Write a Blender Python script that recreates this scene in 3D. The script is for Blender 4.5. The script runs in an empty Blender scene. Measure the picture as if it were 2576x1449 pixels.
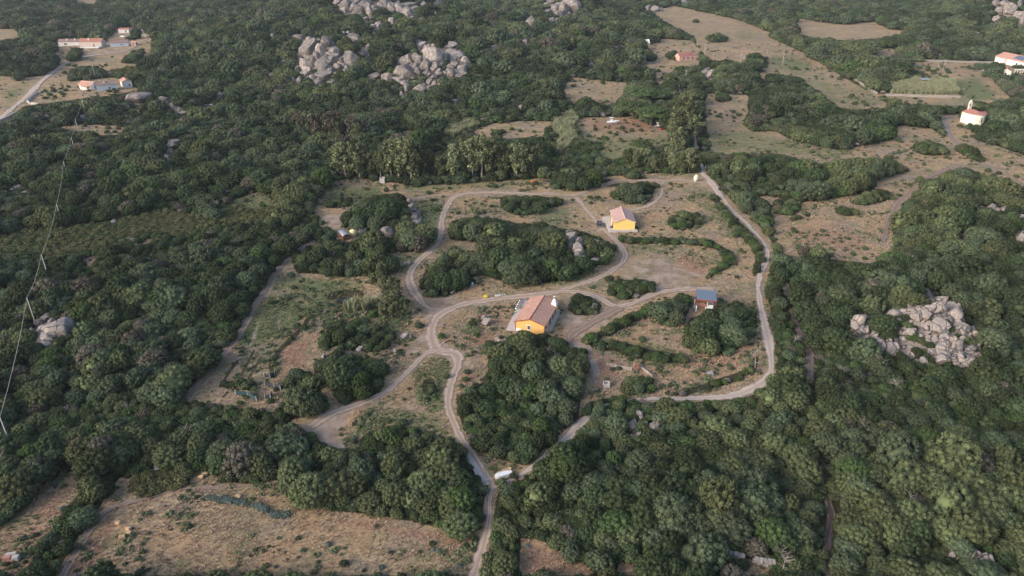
import bpy, bmesh, math, random
import numpy as np
from mathutils import Vector, Matrix, noise as mnoise

S = bpy.context.scene
COL = S.collection
R = math.radians
rnd = random.Random(7)
rng = np.random.default_rng(11)

# ------------------------------------------------------------------ camera, sky, sun, exposure
PW, PH = 2576.0, 1449.0          # all photo measurements below are in this frame
F = 1819.0
TH = R(26.8)
CAMH = 90.0
CT, ST = math.cos(TH), math.sin(TH)
cam = bpy.data.cameras.new('camera')
cam.sensor_width = 36.0
cam.lens = 36.0 * F / PW
cam.clip_start = 1.0
cam.clip_end = 8000.0
camo = bpy.data.objects.new('camera', cam)
COL.objects.link(camo)
camo.location = (0, 0, CAMH)
camo.rotation_euler = (math.pi / 2 - TH, 0, 0)
S.camera = camo

SUN_EL, SUN_AZ = 24.0, 238.0     # azimuth measured clockwise from +Y (the view direction)
w = bpy.data.worlds.new("World")
S.world = w
w.use_nodes = True
wn = w.node_tree
bg = wn.nodes['Background']
sky = wn.nodes.new('ShaderNodeTexSky')
sky.sky_type = 'NISHITA'
sky.sun_disc = False
sky.sun_elevation = R(SUN_EL)
sky.sun_rotation = R(SUN_AZ)
sky.dust_density = 3.0
sky.air_density = 1.0
wn.links.new(sky.outputs[0], bg.inputs[0])
bg.inputs[1].default_value = 0.148
sl = bpy.data.lights.new('sun', 'SUN')
sl.energy = 1.6
sl.angle = R(24)
sl.color = (1.0, 0.90, 0.82)
so = bpy.data.objects.new('sun', sl)
COL.objects.link(so)
sd = Vector((math.sin(R(SUN_AZ)) * math.cos(R(SUN_EL)), math.cos(R(SUN_AZ)) * math.cos(R(SUN_EL)), math.sin(R(SUN_EL))))
so.rotation_euler = (-sd).to_track_quat('-Z', 'Y').to_euler()
so.location = (0, 0, 300)
S.view_settings.view_transform = 'Standard'
S.view_settings.look = 'None'
S.view_settings.gamma = 1
S.view_settings.exposure = 0.70
S.render.engine = 'CYCLES'
S.cycles.max_bounces = 4
S.cycles.diffuse_bounces = 2
S.cycles.glossy_bounces = 1
S.cycles.transparent_max_bounces = 6

# ------------------------------------------------------------------ terrain and projections
def flat(px, py):
    u = (px - PW / 2) / F; v = -(py - PH / 2) / F
    t = CAMH / (ST - v * CT)
    return u * t, (CT + v * ST) * t

HILLS = []
def hill(px, py, h, rx, ry, dx=0, dy=0):
    x, y = flat(px, py)
    HILLS.append((x + dx, y + dy, h, rx, ry))
hill(835, 205, 15, 24, 26, 0, 25)
hill(800, 195, 5, 12, 14, 0, 22)
hill(1085, 205, 13, 27, 26, 0, 22)
hill(1090, 190, 5, 10, 12, 0, 15)
hill(945, 80, 26, 60, 50, 0, 60)
hill(1420, 50, 24, 38, 60, 0, 60)
hill(900, 120, 14, 190, 120, 0, 60)
hill(2350, 860, 6.5, 11, 12, 0, 4)
hill(2390, 790, 4, 5, 6, 0, 0)
hill(2150, 850, 2.5, 5, 5, 0, 0)
hill(2540, 80, 26, 60, 60, 20, 50)
hill(120, 850, 3, 6, 7, 0, 0)
hill(1450, 640, 3.2, 7, 8, 0, 0)
hill(870, 752, -1.9, 4.2, 3.4, 0, 0)
HILLS = [tuple(float(a) for a in h) for h in HILLS]

def terr(x, y):
    x = np.asarray(x, float); y = np.asarray(y, float)
    z = 0.9 * np.sin(x * 0.021 + 1.0) * np.sin(y * 0.017 + .5) + 0.5 * np.sin(x * 0.05 + y * .031) * np.cos(y * 0.043)
    for (a, b, h, rx, ry) in HILLS:
        z = z + h * np.exp(-((x - a) / rx) ** 2 - ((y - b) / ry) ** 2)
    return z

def proj(x, y, z):
    x = np.asarray(x, float); dy = np.asarray(y, float); dz = np.asarray(z, float) - CAMH
    depth = dy * CT - dz * ST
    up = dy * ST + dz * CT
    depth = np.maximum(depth, 1e-3)
    return PW / 2 + F * x / depth, PH / 2 - F * up / depth, depth

def hit(px, py, h=0.0):
    """world point where the sight line of a photo pixel comes down to h above the ground"""
    u = (px - PW / 2) / F; v = -(py - PH / 2) / F
    d = np.array([u, CT + v * ST, -ST + v * CT])
    ts = np.concatenate([np.arange(40, 400, .8), np.arange(400, 1500, 2.5)])
    P = d[None, :] * ts[:, None]
    g = terr(P[:, 0], P[:, 1]) + h - (P[:, 2] + CAMH)
    i = int(np.argmax(g > 0)) if (g > 0).any() else len(ts) - 1
    t0, t1 = ts[max(i - 1, 0)], ts[i]
    for _ in range(18):
        tm = (t0 + t1) / 2; p = d * tm
        if float(terr(p[0], p[1])) + h > p[2] + CAMH: t1 = tm
        else: t0 = tm
    p = d * t1
    return Vector((p[0], p[1], p[2] + CAMH))

def ground(px, py):
    p = hit(px, py); return p

def scale_at(p):
    return F / max(1e-3, (p[1] * CT - (p[2] - CAMH) * ST))     # pixels per metre

# ------------------------------------------------------------------ object helpers
def tag(o, label=None, cat=None, group=None, kind=None):
    if label: o['label'] = label
    if cat: o['category'] = cat
    if group: o['group'] = group
    if kind: o['kind'] = kind
    return o

def thing(name, label, cat, loc=(0, 0, 0), rz=0, group=None):
    o = bpy.data.objects.new(name, None); COL.objects.link(o)
    o.location = loc; o.rotation_euler = (0, 0, rz); o.empty_display_size = 0.5
    return tag(o, label, cat, group)

def npmesh(name, V, Fq=None, Ft=None, mats=(), smooth=False):
    """mesh out of numpy arrays: V (n,3), quads (q,4), tris (t,3)"""
    me = bpy.data.meshes.new(name)
    V = np.ascontiguousarray(V, dtype=np.float32)
    me.vertices.add(len(V)); me.vertices.foreach_set('co', V.ravel())
    loops = []; starts = []; n = 0
    if Fq is not None and len(Fq):
        Fq = np.asarray(Fq, np.int32); loops.append(Fq.ravel()); starts.append(np.arange(len(Fq), dtype=np.int32) * 4); n = len(Fq) * 4
    if Ft is not None and len(Ft):
        Ft = np.asarray(Ft, np.int32); loops.append(Ft.ravel()); starts.append(n + np.arange(len(Ft), dtype=np.int32) * 3)
    L = np.concatenate(loops); St = np.concatenate(starts)
    me.loops.add(len(L)); me.loops.foreach_set('vertex_index', L)
    me.polygons.add(len(St)); me.polygons.foreach_set('loop_start', St)
    if smooth: me.polygons.foreach_set('use_smooth', np.ones(len(St), dtype=bool))
    for m in mats: me.materials.append(m)
    me.update(calc_edges=True); me.validate()
    return me

def link(name, me, parent=None, loc=None, rz=None):
    o = bpy.data.objects.new(name, me); COL.objects.link(o)
    if parent is not None: o.parent = parent
    if loc is not None: o.location = loc
    if rz is not None: o.rotation_euler = (0, 0, rz)
    return o

class MB:
    """collects simple solids and links them as one mesh"""
    def __init__(s): s.v = []; s.f = []
    def add(s, vs, fs):
        b = len(s.v); s.v += [tuple(v) for v in vs]; s.f += [tuple(i + b for i in f) for f in fs]; return s
    def box(s, c, d, rz=0, tilt=None):
        hx, hy, hz = d[0] / 2, d[1] / 2, d[2] / 2
        vs = [Vector((x, y, z)) for x in (-hx, hx) for y in (-hy, hy) for z in (-hz, hz)]
        M = Matrix.Rotation(rz, 3, 'Z')
        if tilt: M = M @ Matrix.Rotation(tilt[0], 3, 'X') @ Matrix.Rotation(tilt[1], 3, 'Y')
        c = Vector(c)
        return s.add([M @ v + c for v in vs], [(0, 1, 3, 2), (4, 6, 7, 5), (0, 4, 5, 1), (2, 3, 7, 6), (0, 2, 6, 4), (1, 5, 7, 3)])
    def loft(s, rings, cap=True):
        n = len(rings[0]); vs = [v for r in rings for v in r]; fs = []
        for i in range(len(rings) - 1):
            for j in range(n):
                k = (j + 1) % n
                fs.append((i * n + j, i * n + k, (i + 1) * n + k, (i + 1) * n + j))
        if cap: fs.append(tuple(range(n))[::-1]); fs.append(tuple((len(rings) - 1) * n + j for j in range(n)))
        return s.add(vs, fs)
    def tube(s, pts, rad, n=6):
        pts = [Vector(p) for p in pts]; rings = []
        for i, p in enumerate(pts):
            d = (pts[min(i + 1, len(pts) - 1)] - pts[max(i - 1, 0)]).normalized()
            a = d.orthogonal().normalized(); b = d.cross(a)
            r = rad[i] if isinstance(rad, (list, tuple)) else rad
            rings.append([p + a * (r * math.cos(2 * math.pi * j / n)) + b * (r * math.sin(2 * math.pi * j / n)) for j in range(n)])
        return s.loft(rings)
    def cyl(s, c, r, h, n=16, r2=None):
        r2 = r if r2 is None else r2; c = Vector(c)
        return s.loft([[c + Vector((q * math.cos(2 * math.pi * j / n), q * math.sin(2 * math.pi * j / n), z)) for j in range(n)] for q, z in ((r, 0), (r2, h))])
    def build(s, name, mat, parent=None, loc=None, rz=None, smooth=False, bevel=0):
        me = bpy.data.meshes.new(name); me.from_pydata([tuple(v) for v in s.v], [], s.f)
        if mat: me.materials.append(mat)
        bm = bmesh.new(); bm.from_mesh(me); bmesh.ops.recalc_face_normals(bm, faces=bm.faces)
        if bevel: bmesh.ops.bevel(bm, geom=list(bm.edges), offset=bevel, segments=2, affect='EDGES', clamp_overlap=True)
        bm.to_mesh(me); bm.free()
        if smooth:
            for p in me.polygons: p.use_smooth = True
        return link(name, me, parent, loc, rz)

# ------------------------------------------------------------------ materials
def nmat(name):
    m = bpy.data.materials.new(name); m.use_nodes = True
    nt = m.node_tree; b = nt.nodes['Principled BSDF']
    return m, nt, b
def N(nt, t, **kw):
    n = nt.nodes.new(t)
    for k, v in kw.items():
        if isinstance(v, (int, float, tuple)) and k[0] == 'i' and k[1:].isdigit(): n.inputs[int(k[1:])].default_value = v
        else: setattr(n, k, v)
    return n
def ramp(nt, src, stops):
    r = nt.nodes.new('ShaderNodeValToRGB'); e = r.color_ramp.elements
    while len(e) < len(stops): e.new(0.5)
    for q, (p, c) in zip(e, stops):
        q.position = p; q.color = (c[0], c[1], c[2], 1) if isinstance(c, tuple) else (c, c, c, 1)
    nt.links.new(src, r.inputs[0]); return r.outputs[0]
def noise(nt, vec, scale, detail=3, rough=.55):
    n = nt.nodes.new('ShaderNodeTexNoise'); n.inputs['Scale'].default_value = scale
    n.inputs['Detail'].default_value = detail; n.inputs['Roughness'].default_value = rough
    if vec is not None: nt.links.new(vec, n.inputs['Vector'])
    return n
def mixc(nt, f, a, b, mode='MIX'):
    m = nt.nodes.new('ShaderNodeMix'); m.data_type = 'RGBA'; m.blend_type = mode
    for s_, v in ((m.inputs[0], f), (m.inputs[6], a), (m.inputs[7], b)):
        if isinstance(v, bpy.types.NodeSocket): nt.links.new(v, s_)
        elif isinstance(v, tuple): s_.default_value = (v[0], v[1], v[2], 1)
        else: s_.default_value = v
    return m.outputs[2]
def math_(nt, op, a, b=None, c=None, clamp=False):
    m = nt.nodes.new('ShaderNodeMath'); m.operation = op; m.use_clamp = clamp
    for i, v in enumerate((a, b, c)):
        if v is None: continue
        if isinstance(v, bpy.types.NodeSocket): nt.links.new(v, m.inputs[i])
        else: m.inputs[i].default_value = v
    return m.outputs[0]

def plain(name, col, rough=.7, var=.18, scale=1.5, metal=0, bump=0, spec=.3):
    m, nt, b = nmat(name)
    tc = nt.nodes.new('ShaderNodeTexCoord')
    n = noise(nt, tc.outputs['Object'], scale, 5, .65)
    lo = tuple(c * (1 - var) for c in col); hi = tuple(min(1, c * (1 + var)) for c in col)
    nt.links.new(ramp(nt, n.outputs[0], [(.3, lo), (.7, hi)]), b.inputs['Base Color'])
    b.inputs['Roughness'].default_value = rough; b.inputs['Metallic'].default_value = metal
    b.inputs['Specular IOR Level'].default_value = spec
    if bump:
        bp = nt.nodes.new('ShaderNodeBump'); bp.inputs['Strength'].default_value = bump
        n2 = noise(nt, tc.outputs['Object'], scale * 6, 4); nt.links.new(n2.outputs[0], bp.inputs['Height']); nt.links.new(bp.outputs[0], b.inputs['Normal'])
    return m

def leafmat(name, col, alt, dry=0.0):
    m, nt, b = nmat(name)
    tc = nt.nodes.new('ShaderNodeTexCoord'); oi = nt.nodes.new('ShaderNodeObjectInfo')
    geo = nt.nodes.new('ShaderNodeNewGeometry')
    n = noise(nt, tc.outputs['Object'], 2.3, 4, .7)
    c = mixc(nt, ramp(nt, n.outputs[0], [(.35, 0.), (.68, 1.)]), col, alt)
    # each leaf spray differs a little
    v = math_(nt, 'MULTIPLY_ADD', geo.outputs['Random Per Island'], .7, .62)
    r = math_(nt, 'MULTIPLY_ADD', oi.outputs['Random'], .5, .76)
    k = math_(nt, 'MULTIPLY', v, r)
    cc = mixc(nt, 1.0, c, (1, 1, 1), 'MULTIPLY')
    mm = nt.nodes.new('ShaderNodeVectorMath'); mm.operation = 'SCALE'
    nt.links.new(cc, mm.inputs[0]); nt.links.new(k, mm.inputs['Scale'])
    h = nt.nodes.new('ShaderNodeHueSaturation'); nt.links.new(mm.outputs[0], h.inputs['Color'])
    nt.links.new(math_(nt, 'MULTIPLY_ADD', oi.outputs['Random'], .03, .482), h.inputs['Hue'])
    h.inputs['Saturation'].default_value = .86
    b.inputs['Roughness'].default_value = .8; b.inputs['Specular IOR Level'].default_value = .06
    nt.links.new(h.outputs[0], b.inputs['Base Color'])
    return m

TONES = {
    'dark':   leafmat('foliage_dark', (.036, .060, .025), (.060, .084, .036)),
    'olive':  leafmat('foliage_olive', (.084, .112, .044), (.116, .138, .060)),
    'grey':   leafmat('foliage_grey', (.068, .100, .050), (.094, .126, .068)),
    'bright': leafmat('foliage_bright', (.050, .092, .026), (.072, .118, .034)),
    'brown':  leafmat('foliage_brown', (.100, .090, .066), (.140, .125, .096)),
    'yellow': leafmat('foliage_yellow', (.128, .155, .066), (.172, .192, .096)),
    'pine':   leafmat('foliage_pine', (.060, .105, .035), (.085, .125, .045)),
    'rust':   leafmat('foliage_rust', (.135, .118, .048), (.098, .125, .048)),
    'reed':   leafmat('foliage_reed', (.230, .260, .135), (.300, .300, .175)),
    'blue':   leafmat('foliage_blue', (.105, .150, .125), (.140, .180, .150)),
    'dead':   leafmat('twigs_dead', (.215, .190, .175), (.165, .140, .128)),
    'straw':  leafmat('straw', (.50, .37, .26), (.40, .28, .19)),
    'strawred': leafmat('straw_red', (.42, .26, .18), (.52, .35, .24)),
    'green':  leafmat('green_tuft', (.12, .16, .065), (.18, .20, .09)),
}
M_BARK = plain('bark', (.10, .08, .065), .9, .3, 3)
M_PALEBARK = plain('pale_bark', (.34, .29, .25), .8, .3, 3)

def granite():
    m, nt, b = nmat('granite')
    tc = nt.nodes.new('ShaderNodeTexCoord'); geo = nt.nodes.new('ShaderNodeNewGeometry'); oi = nt.nodes.new('ShaderNodeObjectInfo')
    P = geo.outputs['Position']
    n1 = noise(nt, P, .35, 5, .6); n2 = noise(nt, P, 2.2, 6, .7)
    c = ramp(nt, n1.outputs[0], [(.36, (.22, .20, .195)), (.50, (.34, .295, .27)), (.64, (.45, .375, .32))])
    c = mixc(nt, ramp(nt, n2.outputs[0], [(.38, .8), (.6, 0.)]), c, (.20, .185, .18))
    # joints splitting the rock
    vo = nt.nodes.new('ShaderNodeTexVoronoi'); vo.feature = 'DISTANCE_TO_EDGE'; vo.inputs['Scale'].default_value = .30
    wp = noise(nt, P, .5, 3); va = nt.nodes.new('ShaderNodeVectorMath'); va.operation = 'MULTIPLY_ADD'
    nt.links.new(wp.outputs[1], va.inputs[0]); va.inputs[1].default_value = (2.2, 2.2, 2.2); nt.links.new(P, va.inputs[2])
    nt.links.new(va.outputs[0], vo.inputs['Vector'])
    crack = ramp(nt, vo.outputs['Distance'], [(0., 0.), (.05, 1.)])
    c = mixc(nt, crack, (.085, .078, .076), c)
    hs = nt.nodes.new('ShaderNodeHueSaturation'); nt.links.new(c, hs.inputs['Color'])
    nt.links.new(math_(nt, 'MULTIPLY_ADD', oi.outputs['Random'], .35, .82), hs.inputs['Value'])
    nt.links.new(hs.outputs[0], b.inputs['Base Color'])
    b.inputs['Roughness'].default_value = .85; b.inputs['Specular IOR Level'].default_value = .2
    bp = nt.nodes.new('ShaderNodeBump'); bp.inputs['Strength'].default_value = .6; bp.inputs['Distance'].default_value = .4
    nt.links.new(math_(nt, 'ADD', n2.outputs[0], crack), bp.inputs['Height']); nt.links.new(bp.outputs[0], b.inputs['Normal'])
    return m
M_ROCK = granite()

# ------------------------------------------------------------------ photo map: what grows where (traced from the photograph, half resolution)
GW, GH = 1288, 725
GX, GY = np.meshgrid(np.arange(GW) * 2 + 1.0, np.arange(GH) * 2 + 1.0)
def inpoly(poly):
    m = np.zeros((GH, GW), bool)
    p = np.asarray(poly, float)
    x0, x1 = max(int(p[:, 0].min() / 2) - 1, 0), min(int(p[:, 0].max() / 2) + 2, GW)
    y0, y1 = max(int(p[:, 1].min() / 2) - 1, 0), min(int(p[:, 1].max() / 2) + 2, GH)
    X = GX[y0:y1, x0:x1]; Y = GY[y0:y1, x0:x1]; r = np.zeros(X.shape, bool)
    for (ax, ay), (bx, by) in zip(p, np.roll(p, -1, 0)):
        if ay == by: continue
        c = ((ay > Y) != (by > Y)) & (X < (bx - ax) * (Y - ay) / (by - ay) + ax); r ^= c
    m[y0:y1, x0:x1] = r
    return m
def inline(pts, wd):
    m = np.zeros((GH, GW), bool); p = np.asarray(pts, float)
    ws = wd if isinstance(wd, (list, tuple)) else [wd] * len(p)
    for i in range(len(p) - 1):
        (ax, ay), (bx, by) = p[i], p[i + 1]; w0, w1 = ws[i] / 2, ws[i + 1] / 2; q = max(w0, w1) + 2
        x0, x1 = max(int((min(ax, bx) - q) / 2), 0), min(int((max(ax, bx) + q) / 2) + 1, GW)
        y0, y1 = max(int((min(ay, by) - q) / 2), 0), min(int((max(ay, by) + q) / 2) + 1, GH)
        if x1 <= x0 or y1 <= y0: continue
        X = GX[y0:y1, x0:x1]; Y = GY[y0:y1, x0:x1]
        L = (bx - ax) ** 2 + (by - ay) ** 2 + 1e-6
        t = np.clip(((X - ax) * (bx - ax) + (Y - ay) * (by - ay)) / L, 0, 1)
        d = np.hypot(X - ax - t * (bx - ax), (Y - ay - t * (by - ay)))
        m[y0:y1, x0:x1] |= d < (w0 + t * (w1 - w0))
    return m
def inell(cx, cy, rx, ry): return ((GX - cx) / rx) ** 2 + ((GY - cy) / ry) ** 2 < 1
def P(s): return [tuple(float(c) for c in q.split(',')) for q in s.split()]
def blur(a, r):
    a = a.astype(float)
    for ax in (0, 1):
        k = 2 * r + 1; pad = [(0, 0), (0, 0)]; pad[ax] = (r, r)
        c = np.cumsum(np.pad(a, pad, mode='edge'), axis=ax)
        c = np.concatenate([np.zeros_like(np.take(c, [0], ax)), c], axis=ax)
        a = (np.take(c, range(k, c.shape[ax]), ax) - np.take(c, range(0, c.shape[ax] - k), ax)) / k
    return a

WOOD, OPEN, BUSH, HEATH, REED, ROCKY = 0, 1, 2, 3, 4, 5
cls = np.zeros((GH, GW), np.uint8)
OPENS = """
800,548 784,525 800,500 819,462 835,452 905,450 1000,460 1030,468 1100,466 1180,460 1300,453 1380,446 1440,470 1505,452 1530,440 1600,436 1740,437 1762,428 1780,432 1805,470 1850,512 1900,556 1940,605 1950,650 1932,700 1930,740 1942,800 1954,880 1958,940 1940,972 1890,994 1830,1006 1740,1010 1640,1012 1560,1000 1480,1010 1460,1050 1400,1110 1330,1192 1290,1222 1240,1235 1215,1200 1150,1125 1100,1100 1075,1092 1000,1068 930,1083 895,1115 880,1138 820,1122 780,1085 735,1065 700,1038 560,1022 462,1008 530,925 595,845 640,762 700,674 740,634 800,600
0,305 0,190 50,195 110,190 150,165 132,140 145,122 330,116 345,100 360,80 378,88 385,130 345,165 320,185 230,180 175,185 168,205 215,200 240,238 300,225 333,212 352,228 290,238 220,247 100,262 65,267 20,302
140,318 200,312 310,318 322,335 270,342 160,326
0,72 62,72 60,95 0,100
180,0 250,0 240,10 190,8
545,530 600,495 660,480 700,500 690,540 640,565 560,560
1650,25 1645,40 1700,70 1740,88 1760,120 1760,165 1700,170 1680,205 1655,215 1640,180 1600,152 1600,125 1650,108 1660,95 1740,102 1780,150 1860,165 1930,178 1925,235 1880,238 1770,235 1778,330 1790,388 1950,385 2060,412 2150,400 2250,402 2292,430 2205,450 2200,480 2050,508 1900,490 1940,520 1945,590 1990,612 2100,640 2170,655 2215,640 2232,560 2300,480 2310,450 2340,440 2400,420 2420,415 2470,440 2540,465 2576,470 2576,390 2520,372 2450,350 2400,352 2375,345 2340,322 2260,312 2250,350 2110,378 1990,352 1885,290 1882,240 1900,180 2000,192 2062,232 2095,268 2150,275 2245,272 2180,222 2110,180 2050,150 2010,118 1950,85 1860,50 1780,32 1690,13
2000,42 2045,52 2120,62 2200,52 2235,72 2300,78 2220,97 2120,102 2060,97 2010,87
2195,125 2265,116 2245,146 2200,140
2270,158 2440,158 2500,200 2545,245 2480,262 2430,245 2380,205 2330,188
2225,248 2440,252 2460,270 2300,262 2235,258
2360,290 2410,285 2460,345 2420,360 2380,330
1412,240 1430,192 1490,200 1582,208 1575,230 1550,262 1520,264 1470,242 1440,265
1445,310 1470,293 1600,295 1650,320 1700,340 1690,360 1600,385 1545,402 1495,390 1520,370 1470,350
1190,330 1230,312 1300,305 1392,305 1405,320 1380,342 1300,347 1250,350 1200,342
1010,330 1050,328 1060,345 1015,350
1205,120 1225,120 1210,140
1640,14 1660,14 1662,40 1640,38
150,1449 215,1330 260,1262 302,1200 330,1205 345,1262 400,1255 480,1225 480,1175 520,1180 560,1212 640,1218 690,1205 705,1240 850,1285 985,1302 1110,1328 1182,1342 1225,1290 1210,1380 1178,1449
0,1449 0,1330 60,1270 130,1200 215,1178 238,1212 180,1262 150,1300 105,1375 60,1449
1305,1449 1310,1360 1345,1345 1400,1385 1470,1418 1500,1449
1545,1449 1560,1415 1620,1425 1600,1449
1835,1449 1860,1425 1935,1430 1960,1449
205,650 240,640 262,628 225,672
345,612 395,595 400,612
"""
for ln in OPENS.strip().splitlines(): cls[inpoly(P(ln))] = OPEN

ROADS = [   # name, label, points px, widths px
 ('dirt_road', 'main pale dirt track climbing from the bottom edge to the orange house', P('1188,1470 1202,1420 1216,1370 1228,1310 1232,1262 1240,1222 1220,1190 1190,1150 1165,1110 1145,1068 1130,1030 1129,990 1140,950 1150,918 1150,896 1128,886 1100,880 1086,850 1090,815 1112,788 1160,768 1220,756 1300,747 1390,737 1440,722 1500,702 1550,674 1572,650 1564,622 1542,598 1518,578 1498,555 1470,522 1450,497'), [32, 31, 30, 26, 26, 30, 26, 26, 25, 24, 26, 26, 26, 28, 34, 34, 32, 32, 30, 26, 22, 24, 24, 20, 18, 18, 18, 18, 16, 15, 15, 15, 16, 14]),
 ('dirt_track', 'narrow dirt track branching left below the junction to the dirt yard', P('1130,882 1078,886 1040,922 1000,962 960,992 900,1018 860,1032 822,1048 780,1075'), [20, 24, 20, 20, 20, 20, 20, 26, 30]),
 ('lane', 'pale dirt lane sweeping down the right side of the property', P('1704,200 1712,240 1725,280 1745,330 1753,380 1765,430 1790,462 1840,526 1890,576 1925,616 1930,650 1912,692 1908,740 1920,800 1932,860 1942,920 1925,957 1880,985 1820,998 1740,1003 1600,1006 1530,1020 1480,1050 1440,1090 1380,1140 1320,1190 1240,1228'), [6, 7, 8, 9, 10, 16, 18, 18, 18, 18, 18, 16, 17, 20, 20, 24, 26, 22, 16, 14, 12, 12, 18, 20, 20, 22, 26]),
 ('gate_track', 'pale twin rut track from the lane gate across the top of the property', P('1770,462 1740,456 1700,453 1660,455 1560,455 1520,464 1470,484 1440,492 1400,490 1300,487 1220,485 1160,490 1130,510 1113,550 1110,590 1096,620 1050,660 1030,692 1040,730 1062,762 1090,782'), [10, 11, 9, 10, 9, 9, 12, 14, 12, 12, 12, 14, 16, 17, 18, 16, 18, 22, 22, 20, 18]),
 ('loop_track', 'short looping track behind the yellow house', P('1650,456 1664,468 1664,490 1640,514 1600,527 1565,528'), [9, 11, 12, 12, 10, 10]),
 ('spur_track', 'thin track spur running left past the marshy pool', P('1170,489 1100,492 1060,498 1028,504'), [10, 7, 6, 5]),
 ('carport_track', 'pale curved track leading to the blue roofed carport', P('1795,728 1720,728 1650,740 1590,764 1545,770 1510,752 1470,737 1420,734 1380,737'), [20, 20, 20, 22, 22, 20, 16, 12, 12]),
 ('yard_track', 'worn earth yard track curving right of the orange house', P('1560,774 1510,800 1460,828 1435,850 1440,885 1480,930 1500,968'), [20, 34, 36, 30, 16, 14, 16]),
 ('boundary_track', 'straight reddish earth track along the edge of the left wood', P('792,604 742,638 702,678 642,770 602,842 532,930 474,1000'), [12, 14, 16, 16, 18, 20, 22]),
 ('farm_road', 'pale road climbing to the white farmhouses at upper left', P('-20,318 0,300 60,250 120,192 180,152 215,143 300,132 330,122 352,108 368,98 362,86 355,74'), [20, 19, 16, 14, 12, 10, 7, 6, 5, 5, 5, 4]),
 ('farm_spur', 'thin grey spur curving round to the left end of the farmhouse', P('180,158 155,150 137,138 140,127 152,118'), [5, 5, 5, 5, 4]),
 ('chapel_road', 'grey paved road bending past the white chapel', P('2457,267 2436,254 2414,242'), [5, 5, 5]),
 ('chapel_lane', 'grey lane curving below the white chapel', P('2407,291 2388,294 2376,304 2380,324 2392,345 2410,364 2440,390 2500,425 2576,465'), [6, 9, 12, 14, 12, 9, 7, 7, 7]),
 ('field_track', 'faint wheel track round the edge of the dry field at bottom left', P('150,1460 215,1352 262,1290 340,1262 460,1230 560,1228 640,1222 700,1212'), [34, 26, 18, 16, 14, 14, 12, 10]),
 ('wood_track', 'dark earth track sunk in the wood at right', P('1972,700 1976,720 1988,770 2008,830 2030,870 2036,915 2034,958'), [12, 14, 9, 12, 18, 24, 20]),
 ('wood_path', 'dark narrow path through the dense wood at lower right', P('2062,1130 2070,1180 2078,1240 2092,1300 2082,1360 2086,1450'), [10, 12, 12, 16, 18, 16]),
 ('pasture_path', 'faint worn path crossing the right hand pasture', P('2420,415 2350,440 2300,480 2262,510 2235,560 2222,610'), [12, 14, 14, 16, 14, 12]),
]
NOCARVE = set()
for nm, lb, pts, wd in ROADS:
    if nm == 'lane':
        cls[inline(pts[:21], [q + 3 for q in wd[:21]])] = OPEN
        cls[inline(pts[22:], [q + 2 for q in wd[22:]])] = OPEN
    else: cls[inline(pts, [q + 3 for q in wd])] = OPEN
cls[inpoly(P('800,548 850,536 905,527 910,535 868,545 852,585 840,580'))] = OPEN

WOODS = """
894,580 865,560 861,533 880,528 909,507 931,492 994,487 1026,500 1034,542 1056,557 1089,578 1094,600 1069,627 1019,637 919,636 881,627 876,607 902,600 925,590 905,577
794,607 804,570 829,572 851,592 876,612 876,627 819,629 794,622
735,650 745,625 790,618 850,627 920,634 985,642 1000,665 985,690 940,697 860,695 800,690 745,685
815,510 850,490 880,500 888,512 870,522 820,525
1128,562 1180,545 1250,550 1300,562 1340,562 1420,577 1500,592 1545,620 1547,642 1525,662 1490,672 1460,692 1400,710 1300,717 1240,700 1200,690 1188,650 1205,610 1130,602
1060,720 1065,690 1100,650 1140,620 1180,640 1200,680 1180,722 1120,747 1065,744
1258,502 1280,478 1330,476 1390,486 1417,505 1410,520 1375,522 1360,540 1300,542 1262,527
1535,490 1560,468 1580,453 1600,443 1642,446 1652,470 1640,492 1625,514 1590,512 1540,500
1510,462 1520,448 1550,450 1572,458 1560,470 1520,472
1225,885 1240,860 1320,833 1370,836 1420,860 1452,882 1480,880 1478,930 1465,985 1455,1050 1320,1172 1265,1158 1200,1130 1165,1080 1152,1030 1155,992 1215,960 1230,930
1640,795 1648,765 1690,755 1700,740 1735,742 1738,760 1728,790 1705,822 1660,820
1715,850 1735,800 1790,790 1810,770 1850,760 1900,775 1908,820 1870,865 1850,885 1830,895 1760,890 1720,872
1558,985 1562,960 1600,945 1640,955 1650,985 1610,998
789,924 819,897 856,872 894,895 951,907 971,922 961,974 944,997 869,1017 846,1007 829,974 796,954
800,850 850,812 900,808 960,822 1000,842 970,880 930,890 890,885 850,870 810,885
711,949 744,930 784,940 804,974 824,1012 819,1037 784,1047 719,1059 694,1044 726,1004
1060,1110 1110,1095 1145,1110 1180,1165 1210,1205 1215,1260 1200,1300 1150,1330 1000,1300 880,1280 690,1210 700,1120 900,1130 1000,1170
1445,795 1432,770 1440,742 1475,740 1508,745 1516,770 1500,792
1388,470 1385,440 1440,430 1500,440 1505,455 1470,478 1410,478
1655,195 1700,180 1730,170 1770,160 1830,150 1890,165 1918,200 1920,232 1880,238 1820,236 1790,228 1740,228 1705,212
1868,142 1900,132 1928,145 1930,170 1900,172 1872,160
2230,100 2290,95 2330,110 2330,120 2260,118
1680,150 1675,135 1700,128 1706,150
170,150 178,115 200,112 208,128 200,148 182,156
175,190 178,175 210,165 255,170 262,185 240,195 200,203
40,205 36,192 48,190 52,205
300,155 335,128 362,120 362,140 345,160 310,160
1890,290 1885,262 1905,235 1880,240 1885,215 1960,190 2010,195 2060,235 2098,262 2095,280 2030,290 1990,300 1960,300
1875,312 1880,290 1930,285 1952,300 1955,325 1920,332 1885,328
1990,345 1985,320 2050,290 2140,285 2200,295 2245,330 2245,352 2160,362 2110,375 2040,362
1605,145 1600,118 1630,122 1650,140 1648,155 1615,155
"""
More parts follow.
